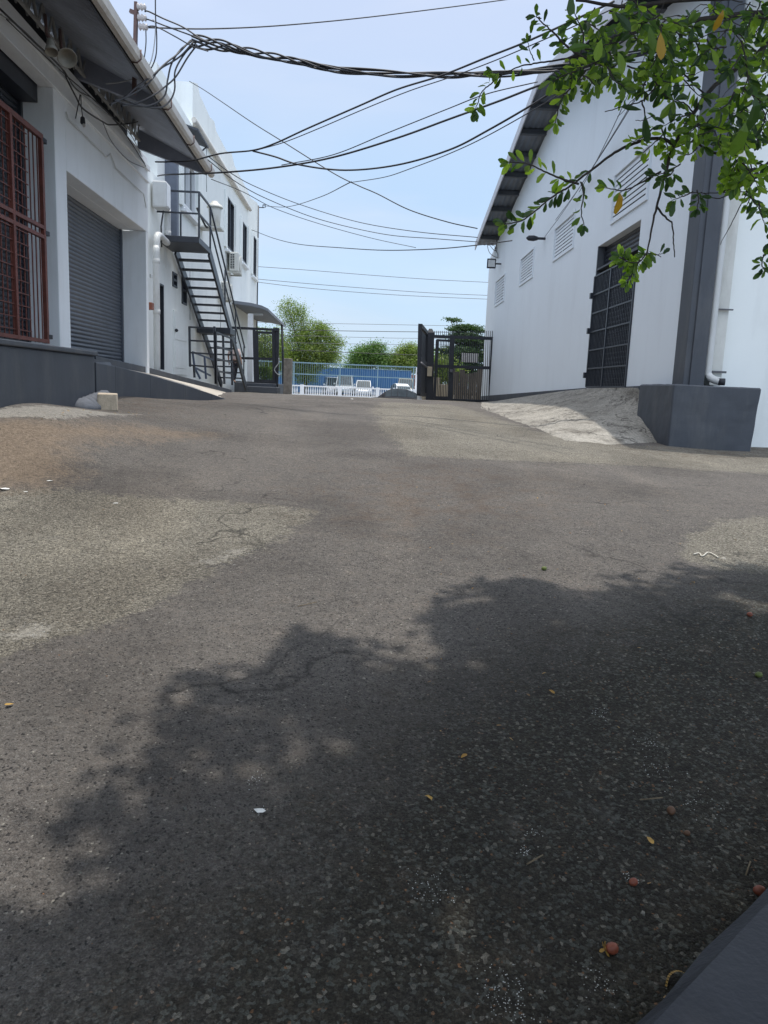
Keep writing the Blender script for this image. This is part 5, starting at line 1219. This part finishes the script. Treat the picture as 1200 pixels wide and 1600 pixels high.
far = [((380,415,52),(480,422,54),(580,430,56),(680,437,58),(800,443,60), 'first'), ((380,434,52),(480,443,54),(580,451,56),(680,458,58),(800,463,60), 'second'), ((380,438,53),(480,450,55),(590,459,57),(680,464,59),(800,469,61), 'third'),
       ((330,503,68),(480,505,68),(600,507,68),(700,509,68),(820,512,68), 'fourth'), ((330,513,69),(480,516,69),(600,518,69),(700,519,69),(820,521,69), 'fifth'), ((330,522,70),(480,525,70),(600,528,70),(700,529,70),(820,531,70), 'sixth'),
       ((330,532,71),(480,536,71),(600,538,71),(700,539,71),(820,541,71), 'seventh'), ((330,543,72),(480,548,72),(600,553,72),(700,556,72),(820,559,72), 'lowest')]
for f in far: wire(list(f[:5]), .028 if f[5] in ('fifth', 'lowest') else .018, f'{f[5]} street power line counted from the top, low over the far trees', 'cableg' if f[5] not in ('fifth', 'lowest') else 'cable', group='street power lines beyond the driveway')
# loose wires along the top of the left wall
lw_ = [[(0,22),(40,50),(80,95),(110,130),(150,165),(200,205),(222,245)], [(0,14),(50,62),(95,105),(105,125),(118,150),(130,170),(160,190),(175,195),(215,190),(250,172)],
       [(10,30),(60,78),(100,115),(140,150),(185,195),(226,255)], [(125,148),(122,165),(118,185)], [(160,190),(175,222),(200,250),(225,262)], [(100,110),(120,140),(150,158),(190,200),(228,260)]]
labs = ['pale wire running along the cornice of the left warehouse', 'thick black cable drooping below the lattice girder of the left warehouse', 'second black wire following the cornice of the left warehouse', 'short black wire dropping to the lamp socket on the left wall', 'thin loop of wire sagging beside the far end of the left cornice', 'black wire woven along the lattice girder of the left warehouse']
for p, l_, m__ in zip(lw_, labs, ('cablew', 'cable', 'cable', 'cable', 'cableg', 'cable')):
    P_ = []
    for k, (a_, b_) in enumerate(p):
        o_ = .16 if 'girder' in l_ else .09
        s_, z_ = GL.hit(a_, b_, o_); P_.append(GL.P(s_, o_, z_))
    tag(MB().tube(catmull(P_, 6), .013 if 'thick' in l_ else .008, 5).build('loose_wire', M[m__]), l_, 'wire')

# ================================================================== SHADE TREE (stands right of the camera, hangs into the frame)
random.seed(77)
tb = Vector((3.2, 1.9, gz(3.2, 1.9)))
T = thing('shade_tree', tb, 'leafy green tree hanging its twigs into the upper right of the yard', 'tree')
x = MB(); fork = tb+Vector((.1, .15, 3.6))
x.tube(catmull([tb-Vector((0, 0, .2)), tb+Vector((.05, 0, 1.2)), tb+Vector((-.03, .1, 2.5)), fork], 5), [.22-.006*i for i in range(16)], 12)
x.build('trunk', M['bark'], T)
# crown overhead; leaves stand where their shade falls on the yard
SH = gpoly([(0,1400),(60,1340),(130,1310),(160,1262),(150,1230),(200,1200),(270,1180),(292,1140),(280,1110),(320,1060),(380,1045),(425,1050),(430,1020),(460,997),(510,995),(560,1020),(620,1028),(655,1062),(700,1040),(712,1000),(690,970),(700,945),(760,922),(830,910),(870,930),(950,925),(1010,900),(1080,895),(1200,880)])
SH += [(3.6, 4.6), (4.6, 2.5), (4.2, -.5), (2.5, -2.6), (-.6, -2.8), (-1.9, -.8), (-1.5, .6)]
holes_ = [(G(400, 1215), .10), (G(350, 1090), .06), (G(480, 1160), .07), (G(1150, 935), .13), (G(180, 1320), .07), (G(95, 1390), .09)]
bx = [min(p[0] for p in SH), max(p[0] for p in SH), min(p[1] for p in SH), max(p[1] for p in SH)]
def hidden(p):
    if p.dot(fwd) < .1: return True
    a, b = proj(p); return not (-30 < a < 1230 and -30 < b < 1630)
crown = {'leaf_mid': MB(), 'leaf_dark': MB(), 'leaf_fresh': MB()}; tips = []
tries = 0; clumps = 0
while clumps < 4300 and tries < 90000:
    tries += 1; gx_, gy_ = random.uniform(bx[0], bx[1]), random.uniform(bx[2], bx[3]); sd = inside_sd(SH, gx_, gy_)
    if sd < .0: continue
    if any((Vector((gx_, gy_))-Vector((h[0].x, h[0].y))).length < h[1]*1.5 for h in holes_): continue
    if sd < .10 and random.random() < .25: continue
    h = random.uniform(3.2, 5.4) if sd > .35 else random.uniform(3.2, 4.2)
    g = Vector((gx_, gy_, gz(gx_, gy_))); p = g+S*((h-g.z)/S.z)
    if not hidden(p):
        h = 4.6; p = g+S*((h-g.z)/S.z)
        if not hidden(p): continue
    clumps += 1; tips.append(p)
    mname = random.choice(('leaf_mid', 'leaf_mid', 'leaf_dark', 'leaf_fresh'))
    for k in range(12):
        q = p+Vector((random.gauss(0, .08), random.gauss(0, .08), random.gauss(0, .06)))
        d = Vector((random.gauss(0, 1), random.gauss(0, 1), random.gauss(-.1, .4))).normalized()
        if hidden(q): crown[mname].card(q, d, Vector((random.gauss(0, .5), random.gauss(0, .5), 1)).normalized(), random.uniform(.10, .16), random.uniform(.06, .09))
print('clumps', clumps, tries)
for k, mb_ in crown.items(): mb_.build('crown', M[k], T)
# limbs to the crown
x = MB(); random.seed(5)
hubs = [fork+Vector(v) for v in ((-1.2, .6, .8), (-2.2, 1.6, 1.0), (-.4, 1.9, .8), (-1.6, -.6, 1.1), (-3.0, .3, 1.2), (.2, -.5, 1.2), (-.9, -1.8, 1.0))]
for hbp in hubs:
    m1 = fork.lerp(hbp, .5)+Vector((0, 0, .12)); ok = [q for q in catmull([fork, m1, hbp], 5)]
    x.tube(ok, [.09-.06*i/10 for i in range(len(ok))], 8)
for p in random.sample(tips, 260):
    hbp = min(hubs, key=lambda q: (q-p).length); m1 = hbp.lerp(p, .5)+Vector((0, 0, .1))
    if hidden(m1) and hidden(hbp.lerp(p, .25)) and hidden(hbp.lerp(p, .75)): x.tube([hbp, m1, p], [.018, .011, .004], 5)
x.build('limb', M['bark'], T)

# hanging branches in view
TW = MB(); LV = {k: MB() for k in ('leaf_mid', 'leaf_dark', 'leaf_fresh', 'leaf_orange')}
def twig(pts, r0_=.008, r1=.0025):
    P_ = catmull([K(*p) for p in pts], 6); P_ = [p+Vector((random.gauss(0, .0008), random.gauss(0, .0008), random.gauss(0, .0008))) for p in P_]
    n = len(P_); TW.tube(P_, [r0_+(r1-r0_)*i/(n-1) for i in range(n)], 6); return P_
def leaves_on(P_, mix, every=2, l=.043, start=0, spread=1.0, tip=3):
    n = len(P_); l *= .86
    for i in range(int(start*n), n, every):
        d = (P_[min(i+1, n-1)]-P_[max(i-1, 0)]).normalized()
        for k in range(random.choice((1, 2, 2))):
            side = d.cross(Vector((0, -1, 0)) if abs(d.y) < .9 else Vector((0, 0, 1))).normalized()*random.choice((-1, 1))
            ld_ = (d*random.uniform(.2, .9)+side*spread*random.uniform(.5, 1)+Vector((0, random.gauss(0, .5), random.gauss(-.05, .25)))).normalized()
            ll = l*random.uniform(.7, 1.2); LV[random.choice(mix)].leaf(P_[i]+ld_*.004, ld_, Vector((random.gauss(0, .4), -1, random.gauss(.2, .5))), ll, ll*random.uniform(.34, .45))
    for k in range(tip):
        d = (P_[-1]-P_[-3]).normalized(); ld_ = (d+Vector((random.gauss(0, .6), random.gauss(0, .4), random.gauss(0, .5)))).normalized(); ll = l*random.uniform(.7, 1.1)
        LV[random.choice(mix)].leaf(P_[-1], ld_, Vector((random.gauss(0, .4), -1, random.gauss(.2, .5))), ll, ll*.46)
DK, MD, FR = ['leaf_dark', 'leaf_dark', 'leaf_mid'], ['leaf_mid', 'leaf_mid', 'leaf_dark', 'leaf_fresh'], ['leaf_fresh', 'leaf_fresh', 'leaf_mid']
random.seed(41)
A_ = twig([(1330,-40,3.1),(1240,30,3.0),(1192,76,2.95),(1150,108,2.9),(1112,138,2.85),(1085,175,2.8),(1054,225,2.75),(1040,270,2.75),(1028,315,2.75),(1018,358,2.75),(1010,402,2.75)], .011, .0025)
b1 = twig([(1054,225,2.75),(1025,216,2.75),(983,227,2.75),(950,246,2.75),(917,271,2.72),(892,290,2.7),(867,305,2.7),(842,325,2.7),(815,345,2.7),(788,350,2.7)], .006, .002); leaves_on(b1, DK, 2, .05, .42); leaves_on(b1[-12:], FR, 2, .045)
b2 = twig([(905,287,2.7),(879,280,2.7),(850,268,2.7),(825,256,2.7),(795,253,2.7)], .004, .0015); leaves_on(b2, FR, 2, .05, .15)
b3 = twig([(908,285,2.7),(912,305,2.7),(908,330,2.7),(912,352,2.7)], .003, .0015); leaves_on(b3, MD, 3, .045, .3)
b4 = twig([(1033,268,2.75),(1000,286,2.72),(975,297,2.7),(945,294,2.7)], .004, .0015); leaves_on(b4, MD, 2, .045, .6)
LV['leaf_orange'].leaf(K(968, 300, 2.69), Vector((.15, 0, -1)), (.3, -1, .1), .066, .03)
b5 = twig([(1026,322,2.75),(1038,338,2.75),(1050,350,2.75),(1052,375,2.75),(1054,402,2.75)], .004, .0018)
b6 = twig([(1012,392,2.75),(1000,408,2.72),(985,410,2.7),(968,402,2.7)], .003, .0015); leaves_on(b6, FR, 1, .042, .1); leaves_on(b6, FR, 1, .042, .0, 1.6)
b6 = twig([(1000,406,2.72),(990,425,2.7),(980,440,2.7)], .003, .0015); leaves_on(b6, FR, 1, .04); 
b7 = twig([(1012,395,2.75),(1025,398,2.75),(1035,396,2.75)], .002, .001); leaves_on(b7, DK, 4, .04, .7)
# upper-left sprig
c0 = twig([(960,105,2.7),(925,95,2.7),(893,78,2.7),(872,58,2.7),(855,42,2.7),(838,26,2.7)], .005, .0018); leaves_on(c0, ['leaf_mid', 'leaf_mid', 'leaf_dark'], 2, .046, .15)
c1 = twig([(905,90,2.7),(912,60,2.7),(905,38,2.7),(898,22,2.7)], .003, .0015); leaves_on(c1, MD, 2, .045, .1)
c2 = twig([(945,100,2.7),(915,88,2.72),(880,92,2.75),(845,98,2.8),(815,103,2.8),(790,112,2.8),(770,112,2.8)], .004, .0015); leaves_on(c2, MD, 3, .042, .5)
c3 = twig([(790,112,2.8),(768,130,2.8),(752,145,2.8),(745,165,2.8),(742,172,2.8)], .003, .0012); leaves_on(c3, MD, 2, .045, .1)
c5 = twig([(835,95,2.8),(828,80,2.8),(825,66,2.8)], .002, .001); leaves_on(c5, DK, 6, .04, .5, tip=3)
c4 = twig([(915,110,2.6),(895,135,2.6),(880,150,2.6),(872,172,2.6),(868,192,2.6)], .003, .0015); leaves_on(c4, FR, 2, .045, .2)
# centre single leaves
d0_ = twig([(1100,146,2.85),(1050,105,2.8),(1020,140,2.7),(1002,158,2.7),(978,165,2.7),(945,175,2.7)], .003, .0015)
d1_ = twig([(1002,158,2.7),(1007,172,2.7),(1008,190,2.7)], .003, .002); LV['leaf_dark'].leaf(K(1008, 178, 2.68), Vector((.05, 0, -1)), (.2, -1, 0), .10, .034); LV['leaf_dark'].leaf(K(1003, 172, 2.68), Vector((-1, 0, .05)), (0, -1, .3), .072, .024); LV['leaf_mid'].leaf(K(1010, 176, 2.68), Vector((1, 0, -.35)), (0, -1, .3), .045, .015)
d2_ = twig([(1085,178,2.8),(1068,160,2.75),(1052,158,2.72)], .003, .0015)
for v in ((.1, 0, 1), (-.5, 0, -.75), (-.1, 0, -1), (.6, 0, .3), (-.9, 0, .3), (-.7, 0, .5)): LV[random.choice(DK)].leaf(K(1053, 157, 2.72), Vector(v), (.1, -1, .2), .075 if v[2] < 0 else .06, .026)
# right-hand masses: many short twigs springing from bigger branches
def spray(cx, cy, rx, ry, n, mix, D0=2.3, D1=3.3, l=.046, src=None):
    for i in range(n):
        a = random.uniform(0, 6.28); rr = random.random()**.5; px, py = cx+rx*rr*math.cos(a), cy+ry*rr*math.sin(a); D = random.uniform(D0, D1)
        ang = random.uniform(0, 6.28); L_ = random.uniform(20, 48); ex, ey = px+L_*math.cos(ang), py+L_*abs(math.sin(ang))*.8+6
        P_ = twig([(px, py, D), ((px+ex)/2+random.uniform(-5, 5), (py+ey)/2+random.uniform(-4, 4), D-.02), (ex, ey, D-.04)], .0028, .0012)
        leaves_on(P_, mix, 2, l*random.uniform(.85, 1.15), .1)
twig([(1330,30,3.0),(1200,20,2.9),(1100,30,2.8),(1020,45,2.7),(960,60,2.6),(930,85,2.6)], .010, .004)
twig([(1300,120,3.0),(1200,150,2.9),(1165,200,2.85),(1130,240,2.8),(1090,225,2.8)], .009, .003)
twig([(1320,230,3.0),(1230,240,2.9),(1190,262,2.85),(1160,290,2.8),(1125,300,2.8)], .007, .0025)
twig([(1300,-60,3.0),(1180,-10,2.9),(1060,0,2.8),(980,10,2.7),(900,0,2.6)], .010, .004)
spray(1000, 36, 95, 42, 21, MD, 2.4, 3.2); spray(1110, 40, 95, 55, 25, MD, 2.3, 3.3); spray(1190, 60, 40, 60, 18, MD, 2.2, 3.2)
spray(930, 95, 40, 30, 15, MD, 2.4, 2.8); spray(1030, 110, 60, 28, 12, MD, 2.5, 3.0); spray(1165, 165, 50, 65, 17, MD, 2.5, 3.2); spray(1192, 215, 26, 60, 9, DK, 2.4, 3.1)
spray(1105, 215, 28, 26, 8, FR, 2.6, 2.8, .048); spray(1155, 258, 42, 20, 10, FR, 2.6, 2.9); spray(1080, 195, 22, 18, 5, MD, 2.7, 2.8); spray(1180, 300, 20, 20, 3, MD, 2.6, 2.9); spray(1088, 300, 10, 8, 2, DK, 2.7, 2.8)
spray(1036, 200, 14, 8, 3, FR, 2.7, 2.8, .04); spray(1052, 262, 14, 10, 2, DK, 2.7, 2.8, .045); spray(1198, 395, 6, 20, 2, DK, 2.6, 2.8); spray(1208, 370, 6, 20, 2, DK, 2.6, 2.8)
# soft near leaves just above the lens side
for (px, py, D, dx, dz, l_, mm) in ((893, -10, 1.6, .0, -1, .05, 'leaf_dark'), (940, 60, 1.8, -.2, -1, .06, 'leaf_fresh'), (1032, 50, 1.9, .1, -1, .075, 'leaf_orange'), (1015, 40, 1.9, .2, -1, .07, 'leaf_mid'), (1165, 190, 1.7, -.1, -1, .08, 'leaf_mid'), (1180, 150, 1.7, .2, -1, .08, 'leaf_dark'), (1130, 15, 2.3, -.2, -1, .06, 'leaf_orange'), (1110, 75, 2.2, .5, -.6, .06, 'leaf_fresh'), (920, 70, 1.9, -1, -.3, .06, 'leaf_mid'), (965, 80, 1.9, .4, -.8, .06, 'leaf_mid'), (960, 20, 1.9, .7, -.5, .07, 'leaf_dark')):
    LV[mm].leaf(K(px, py, D), Vector((dx, .1, dz)), (.1, -1, .2), l_*.8, l_*.36)
# bare fine twigs
for k in range(26):
    px, py, D = random.uniform(1000, 1200), random.uniform(0, 180), random.uniform(2.5, 3.1); a = random.uniform(2.2, 4.2); L_ = random.uniform(30, 90)
    twig([(px, py, D), (px+L_*.5*math.cos(a), py-L_*.4*math.sin(a)*-1*.6+random.uniform(-8, 8), D), (px+L_*math.cos(a), py+L_*.7*abs(math.sin(a)), D)], .0018, .0009)
for pts in ([(1150,300,2.8),(1120,310,2.8),(1095,300,2.8)], [(1185,270,2.8),(1165,305,2.8),(1145,345,2.8),(1125,382,2.8)], [(1180,305,2.8),(1165,300,2.8),(1110,302,2.8),(1070,300,2.8)], [(1020,395,2.75),(1026,398,2.75),(1033,402,2.75)]): twig(pts, .0025, .001)
TW.build('branch', M['twig'], T)
for k, mb_ in LV.items(): mb_.build('hanging_leaves', M[k], T)

# ================================================================== PLANTER KERB at the lower right
a = G(1030, 1600); b = G(1200, 1420); d = (b-a).normalized(); a2 = a-d*1.2; b2 = b+d*.9; out = Vector((d.y, -d.x, 0)); x = MB(); n_ = 14; random.seed(8); vs = []
for i in range(n_+1):
    p = a2.lerp(b2, i/n_); w_ = random.uniform(-.007, .007); z0_ = gz(p.x, p.y); e = out*w_
    vs += [Vector((p.x, p.y, z0_-.1))+e, Vector((p.x, p.y, z0_+.13))+e+out*.03, Vector((p.x, p.y, z0_+.165))+out*.07, Vector((p.x, p.y, z0_+.17))+out*.60, Vector((p.x, p.y, z0_-.1))+out*.60]
x.add(vs, [(5*i+j, 5*i+(j+1) % 5, 5*(i+1)+(j+1) % 5, 5*(i+1)+j) for i in range(n_) for j in range(5)]+[(0, 1, 2, 3, 4), tuple(5*n_+j for j in range(5))])
tag(x.build('planter_wall', M['slate_b']), 'dark blue painted low wall cutting across the bottom right corner', 'low wall')

# ================================================================== LITTER AND FALLEN FRUIT
def fruit(px, py, m, r, lab, cap=None, rot=0):
    r *= .8; p = G(px, py); x = MB(); q = Matrix.Rotation(rot, 3, 'Z'); x.lathe((0, 0, 0), [(r*.12, -r*1.25), (r*.6, -r*.95), (r*.95, -r*.3), (r, .15*r), (r*.8, r*.8), (r*.3, r*1.15)], 12, 'x'); x.v = [q @ v+p+Vector((0, 0, r*.85)) for v in x.v]
    if cap:
        t = thing('fallen_fruit', p, lab, 'fruit', 'fallen tree fruit'); x.build('flesh', M[m], t); y = MB(); c = p+q @ Vector((-r*1.0, 0, r*.9))
        for k in range(5): a_ = k*1.26; y.leaf(c, q @ Vector((-.4, math.cos(a_), math.sin(a_)*.8+.2)), (-1, 0, 0), r*1.3, r*.8)
        y.build('calyx', M[cap], t)
    else: tag(x.build('fallen_fruit', M[m]), lab, 'fruit', 'fallen tree fruit')
fruit(850, 891, 'fruit_g', .016, 'small green fruit lying alone just beyond the edge of the tree shadow')
fruit(1185, 1058, 'fruit_g', .016, 'green fruit at the right edge of the photo in the tree shadow')
fruit(1171, 963, 'fruit_r', .015, 'orange red fruit near the right edge just inside the tree shadow')
fruit(1048, 1272, 'fruit_b', .016, 'dark brown fruit standing upright on the shaded gravel', rot=1.2)
fruit(989, 1383, 'fruit_r', .013, 'small flat red fruit scrap beside a white fleck', rot=.5)
fruit(1186, 1398, 'fruit_r', .017, 'red brown fruit close to the blue wall at the right edge')
fruit(955, 1489, 'fruit_r', .017, 'red brown fruit with torn yellow calyx near the bottom edge', cap='yel', rot=.2)
fruit(1073, 1305, 'fruit_b', .010, 'tiny brown fruit scrap right of the upright brown fruit')
x = MB(); pts = [G(1040, 1545), G(1045, 1532), G(1058, 1528), G(1072, 1533), G(1078, 1542)]
for k, (a_, b_) in enumerate(zip(catmull(pts, 4), catmull(pts, 4)[1:])):
    h = .012*math.sin(k/16*3.14)+.003; w_ = .009; x.add([a_+Vector((0, -w_*.6, h+.006)), b_+Vector((0, -w_*.6, h+.006)), b_+Vector((0, w_*.6, h)), a_+Vector((0, w_*.6, h))], [(0, 1, 2, 3)])
tag(x.build('dry_leaf', M['yel']), 'curled yellow brown dry leaf at the foot of the blue wall', 'leaf')
for i, (px, py, m__, lab) in enumerate([(857, 1080, 'leaf_orange', 'orange dry leaf in the middle of the shaded gravel'), (720, 1187, 'leaf_orange', 'small orange leaf scrap at the left of the shaded gravel'), (663, 1246, 'yel', 'tiny yellow leaf scrap left of centre in the shade'), (1085, 912, 'leaf_orange', 'orange leaf at the upper edge of the tree shadow'), (840, 780, 'yel', 'pale leaf scrap on the sunlit asphalt'), (22, 1102, 'yel', 'yellow leaf scrap at the left edge of the sunlit asphalt'), (1010, 1310, 'yel', 'yellow leaf fragment beside the brown fruit')]):
    p = G(px, py); x = MB(); random.seed(i); x.leaf(p+Vector((0, 0, .006)), Vector((random.gauss(0, 1), random.gauss(0, 1), .15)), (0, 0, 1), .032, .018); tag(x.build('dry_leaf', M[m__]), lab, 'leaf')
for i, (px, py, s_, lab) in enumerate([(181, 787, .020, 'white crumpled scrap left of centre on the pale gravel'), (8, 765, .035, 'white scrap of paper at the left edge near the dirt'), (77, 752, .022, 'grey white scrap between dirt patch and gravel'), (40, 769, .015, 'small white fleck beside the paper scrap'), (405, 1268, .016, 'white splash of litter inside the tree shadow'), (550, 624, .05, 'white flat scrap on the driveway crest')]):
    p = G(px, py); x = MB(); random.seed(i+50); n_ = 7; vs = [p+Vector((0, 0, s_*.35))]+[p+Vector((math.cos(k*.9)*s_*random.uniform(.5, 1.3), math.sin(k*.9)*s_*random.uniform(.5, 1), random.uniform(.002, s_*.3))) for k in range(n_)]
    x.add(vs, [(0, k+1, (k+1) % n_+1) for k in range(n_)]); tag(x.build('litter_scrap', M['paper']), lab, 'litter')
x = MB().tube(catmull([G(a_, b_)+Vector((0, 0, .008)) for a_, b_ in ((1083, 868), (1092, 866), (1097, 871), (1106, 865), (1116, 869), (1122, 873))], 5), .0045, 5)
tag(x.build('twine', M['twine']), 'crinkled pale twine lying above the right end of the tree shadow', 'twine')
fruit_ = G(1130, 873); x = MB(); pebble(x, fruit_, .022); tag(x.build('pebble', M['conc2']), 'pale pebble at the end of the crinkled twine', 'pebble')
for i, (a_, b_, lab) in enumerate([((465, 949), (495, 943), 'thin straw stick on the sunlit asphalt above the shadow tip'), ((823, 1353), (848, 1340), 'thin dry stick in the shade left of the red scrap'), ((1165, 1370), (1172, 1350), 'short dry stick beside the blue wall'), ((1000, 1252), (1035, 1250), 'flat brown stick behind the upright brown fruit')]):
    tag(MB().tube([G(*a_)+Vector((0, 0, .005)), G(*b_)+Vector((0, 0, .008))], .0022, 5).build('dry_stick', M['stick']), lab, 'stick')
# chalky splashes: flat granular marks made of tiny chips
x = MB(); random.seed(66)
for px, py, r, n_ in ((788, 1548, .035, 120), (815, 1580, .03, 50), (935, 1535, .03, 60), (1015, 1160, .03, 50), (1100, 1258, .05, 60), (985, 1372, .012, 20), (820, 1330, .012, 30), (835, 1300, .02, 25), (690, 1385, .04, 50), (660, 1390, .03, 30), (1020, 1200, .05, 50), (405, 1268, .012, 20), (400, 1218, .02, 30), (945, 1115, .03, 30), (60, 988, .09, 60), (340, 875, .08, 60), (380, 862, .08, 50)):
    c = G(px, py)
    for k in range(int(n_*.8)):
        q = c+Vector((random.gauss(0, r*.8), random.gauss(0, r), 0)); q.z = gz(q.x, q.y)+.0005; pebble(x, q, random.uniform(.0006, .0018)*(1+.12*c.y))
tag(x.build('chalky_grit', M['droppings']), 'white chalky grit spotted over the shaded gravel', 'grit', kind='stuff')

random.seed(90); x = MB()
for k in range(240):
    if k < 150: X, Y = random.uniform(.1, 3.2), random.uniform(1.3, 6.5)
    elif k < 200: X, Y = random.uniform(3.6, 5.8), 10.9+random.gauss(0, .08)-.1
    else: X, Y = -3.0+random.gauss(0, .08), random.uniform(6.5, 9.3)
    s_ = random.choice((.006, .008, .012, .018 if k > 150 else .010)); p = Vector((X, Y, gz(X, Y)+.003))
    x.leaf(p, Vector((random.gauss(0, 1), random.gauss(0, 1), .12)), (random.gauss(0, .2), random.gauss(0, .2), 1), s_*1.6, s_*.8)
tag(x.build('leaf_litter', leafmat('litter_leaf', (.16, .08, .03), (.38, .22, .07), .2)), 'scattered dry leaf fragments over the shaded gravel', 'leaf litter', kind='stuff')
# ================================================================== PERSON on the porch, behind the stair
def person():
    D_ = 31.3; f = K(366, 598, D_); sc = 1.62/1.70; t = thing('person', f, 'person in pale pink top and black trousers walking behind the stair foot', 'person')
    def skin(name, verts, edges, rad, m, root=0, sub=1):
        me = bpy.data.meshes.new(name); me.from_pydata([tuple(Vector(v)*sc) for v in verts], edges, []); o = bpy.data.objects.new(name, me); C.objects.link(o); o.parent = t
        md = o.modifiers.new('skin', 'SKIN'); md.use_smooth_shade = True
        for i, r in enumerate(rad): me.skin_vertices[0].data[i].radius = (r*sc, r*sc) if not isinstance(r, tuple) else (r[0]*sc, r[1]*sc)
        me.skin_vertices[0].data[root].use_root = True
        if sub: s_ = o.modifiers.new('sub', 'SUBSURF'); s_.levels = sub; s_.render_levels = sub
        me.materials.append(m); return o
    # local: +Y away from the camera, walking towards -Y/+X
    V_ = [(0,0,.92),(0,0,1.10),(0,0,1.32),(0,.0,1.44),(0,-.01,1.52),(0,-.02,1.60),(0,-.01,1.67)]; E = [(i, i+1) for i in range(6)]; Rr = [(.13,.10),(.12,.09),(.15,.10),(.06,.055),(.055,.055),(.075,.09),(.06,.07)]
    for s_ in (-1, 1):
        b0 = len(V_); sw = .12*s_
        V_ += [(.17*s_, 0, 1.38), (.22*s_, .02-sw, 1.10), (.23*s_, -.08-sw, .88), (.235*s_, -.10-sw, .80)]; E += [(2, b0), (b0, b0+1), (b0+1, b0+2), (b0+2, b0+3)]; Rr += [.055, .042, .03, .034]
        for k in range(5):
            y0 = -.13-sw+.015*k; V_ += [(.235*s_+(.02 if k == 0 else .0), y0, .755 if k else .79), (.23*s_, y0-.01, .71+.004*abs(k-2) if k else .75)]; n = len(V_); E += [(b0+3, n-2), (n-2, n-1)]; Rr += [.009, .007]
        b0 = len(V_); st = .20*s_
        V_ += [(.09*s_, 0, .85), (.095*s_, -.04+st*.5, .48), (.095*s_, st+.02, .09), (.10*s_, st-.14, .03)]; E += [(0, b0), (b0, b0+1), (b0+1, b0+2), (b0+2, b0+3)]; Rr += [.085, .058, .04, .03]
    body = skin('body', V_, E, Rr, M['skin'])
    x = MB(); x.lathe(Vector((0, -.12, 1.60))*sc, [(.003, -.02), (.016, -.01), (.008, .02)], 6); x.box(-.03, .03, -.118, -.10, 1.535, 1.545)
    for s_ in (-1, 1): x.lathe((s_*.03*sc, -.105*sc, 1.61*sc), [(.004, -.01), (.012, 0), (.004, .01)], 6)
    o = x.build('face_features', M['hair'], None, keep=True); o.parent = t
    skin('hair', [(0, .02, 1.62), (0, .0, 1.70), (0, .07, 1.60), (0, .08, 1.48)], [(0, 1), (0, 2), (2, 3)], [.085, .08, .07, .05], M['hair'])
    skin('shirt', [(0,0,.90),(0,0,1.10),(0,0,1.33),(0,0,1.42),(-.19,0,1.38),(-.225,.13,1.13),(.19,0,1.38),(.225,-.11,1.13)], [(0,1),(1,2),(2,3),(2,4),(4,5),(2,6),(6,7)], [(.155,.125),(.14,.11),(.165,.12),.07,.07,.055,.07,.055], M['shirt'])
    Vt = [(0,0,.95)]; Et = []; Rt = [(.14,.11)]
    for s_ in (-1, 1):
        b0 = len(Vt); st = .20*s_; Vt += [(.09*s_, 0, .84), (.095*s_, -.04+st*.5, .48), (.095*s_, st+.02, .10)]; Et += [(0, b0), (b0, b0+1), (b0+1, b0+2)]; Rt += [.10, .072, .055]
    skin('trousers', Vt, Et, Rt, M['trousers'])
    t.rotation_euler = (0, 0, R(35))
person()
print('objects', len(bpy.data.objects))
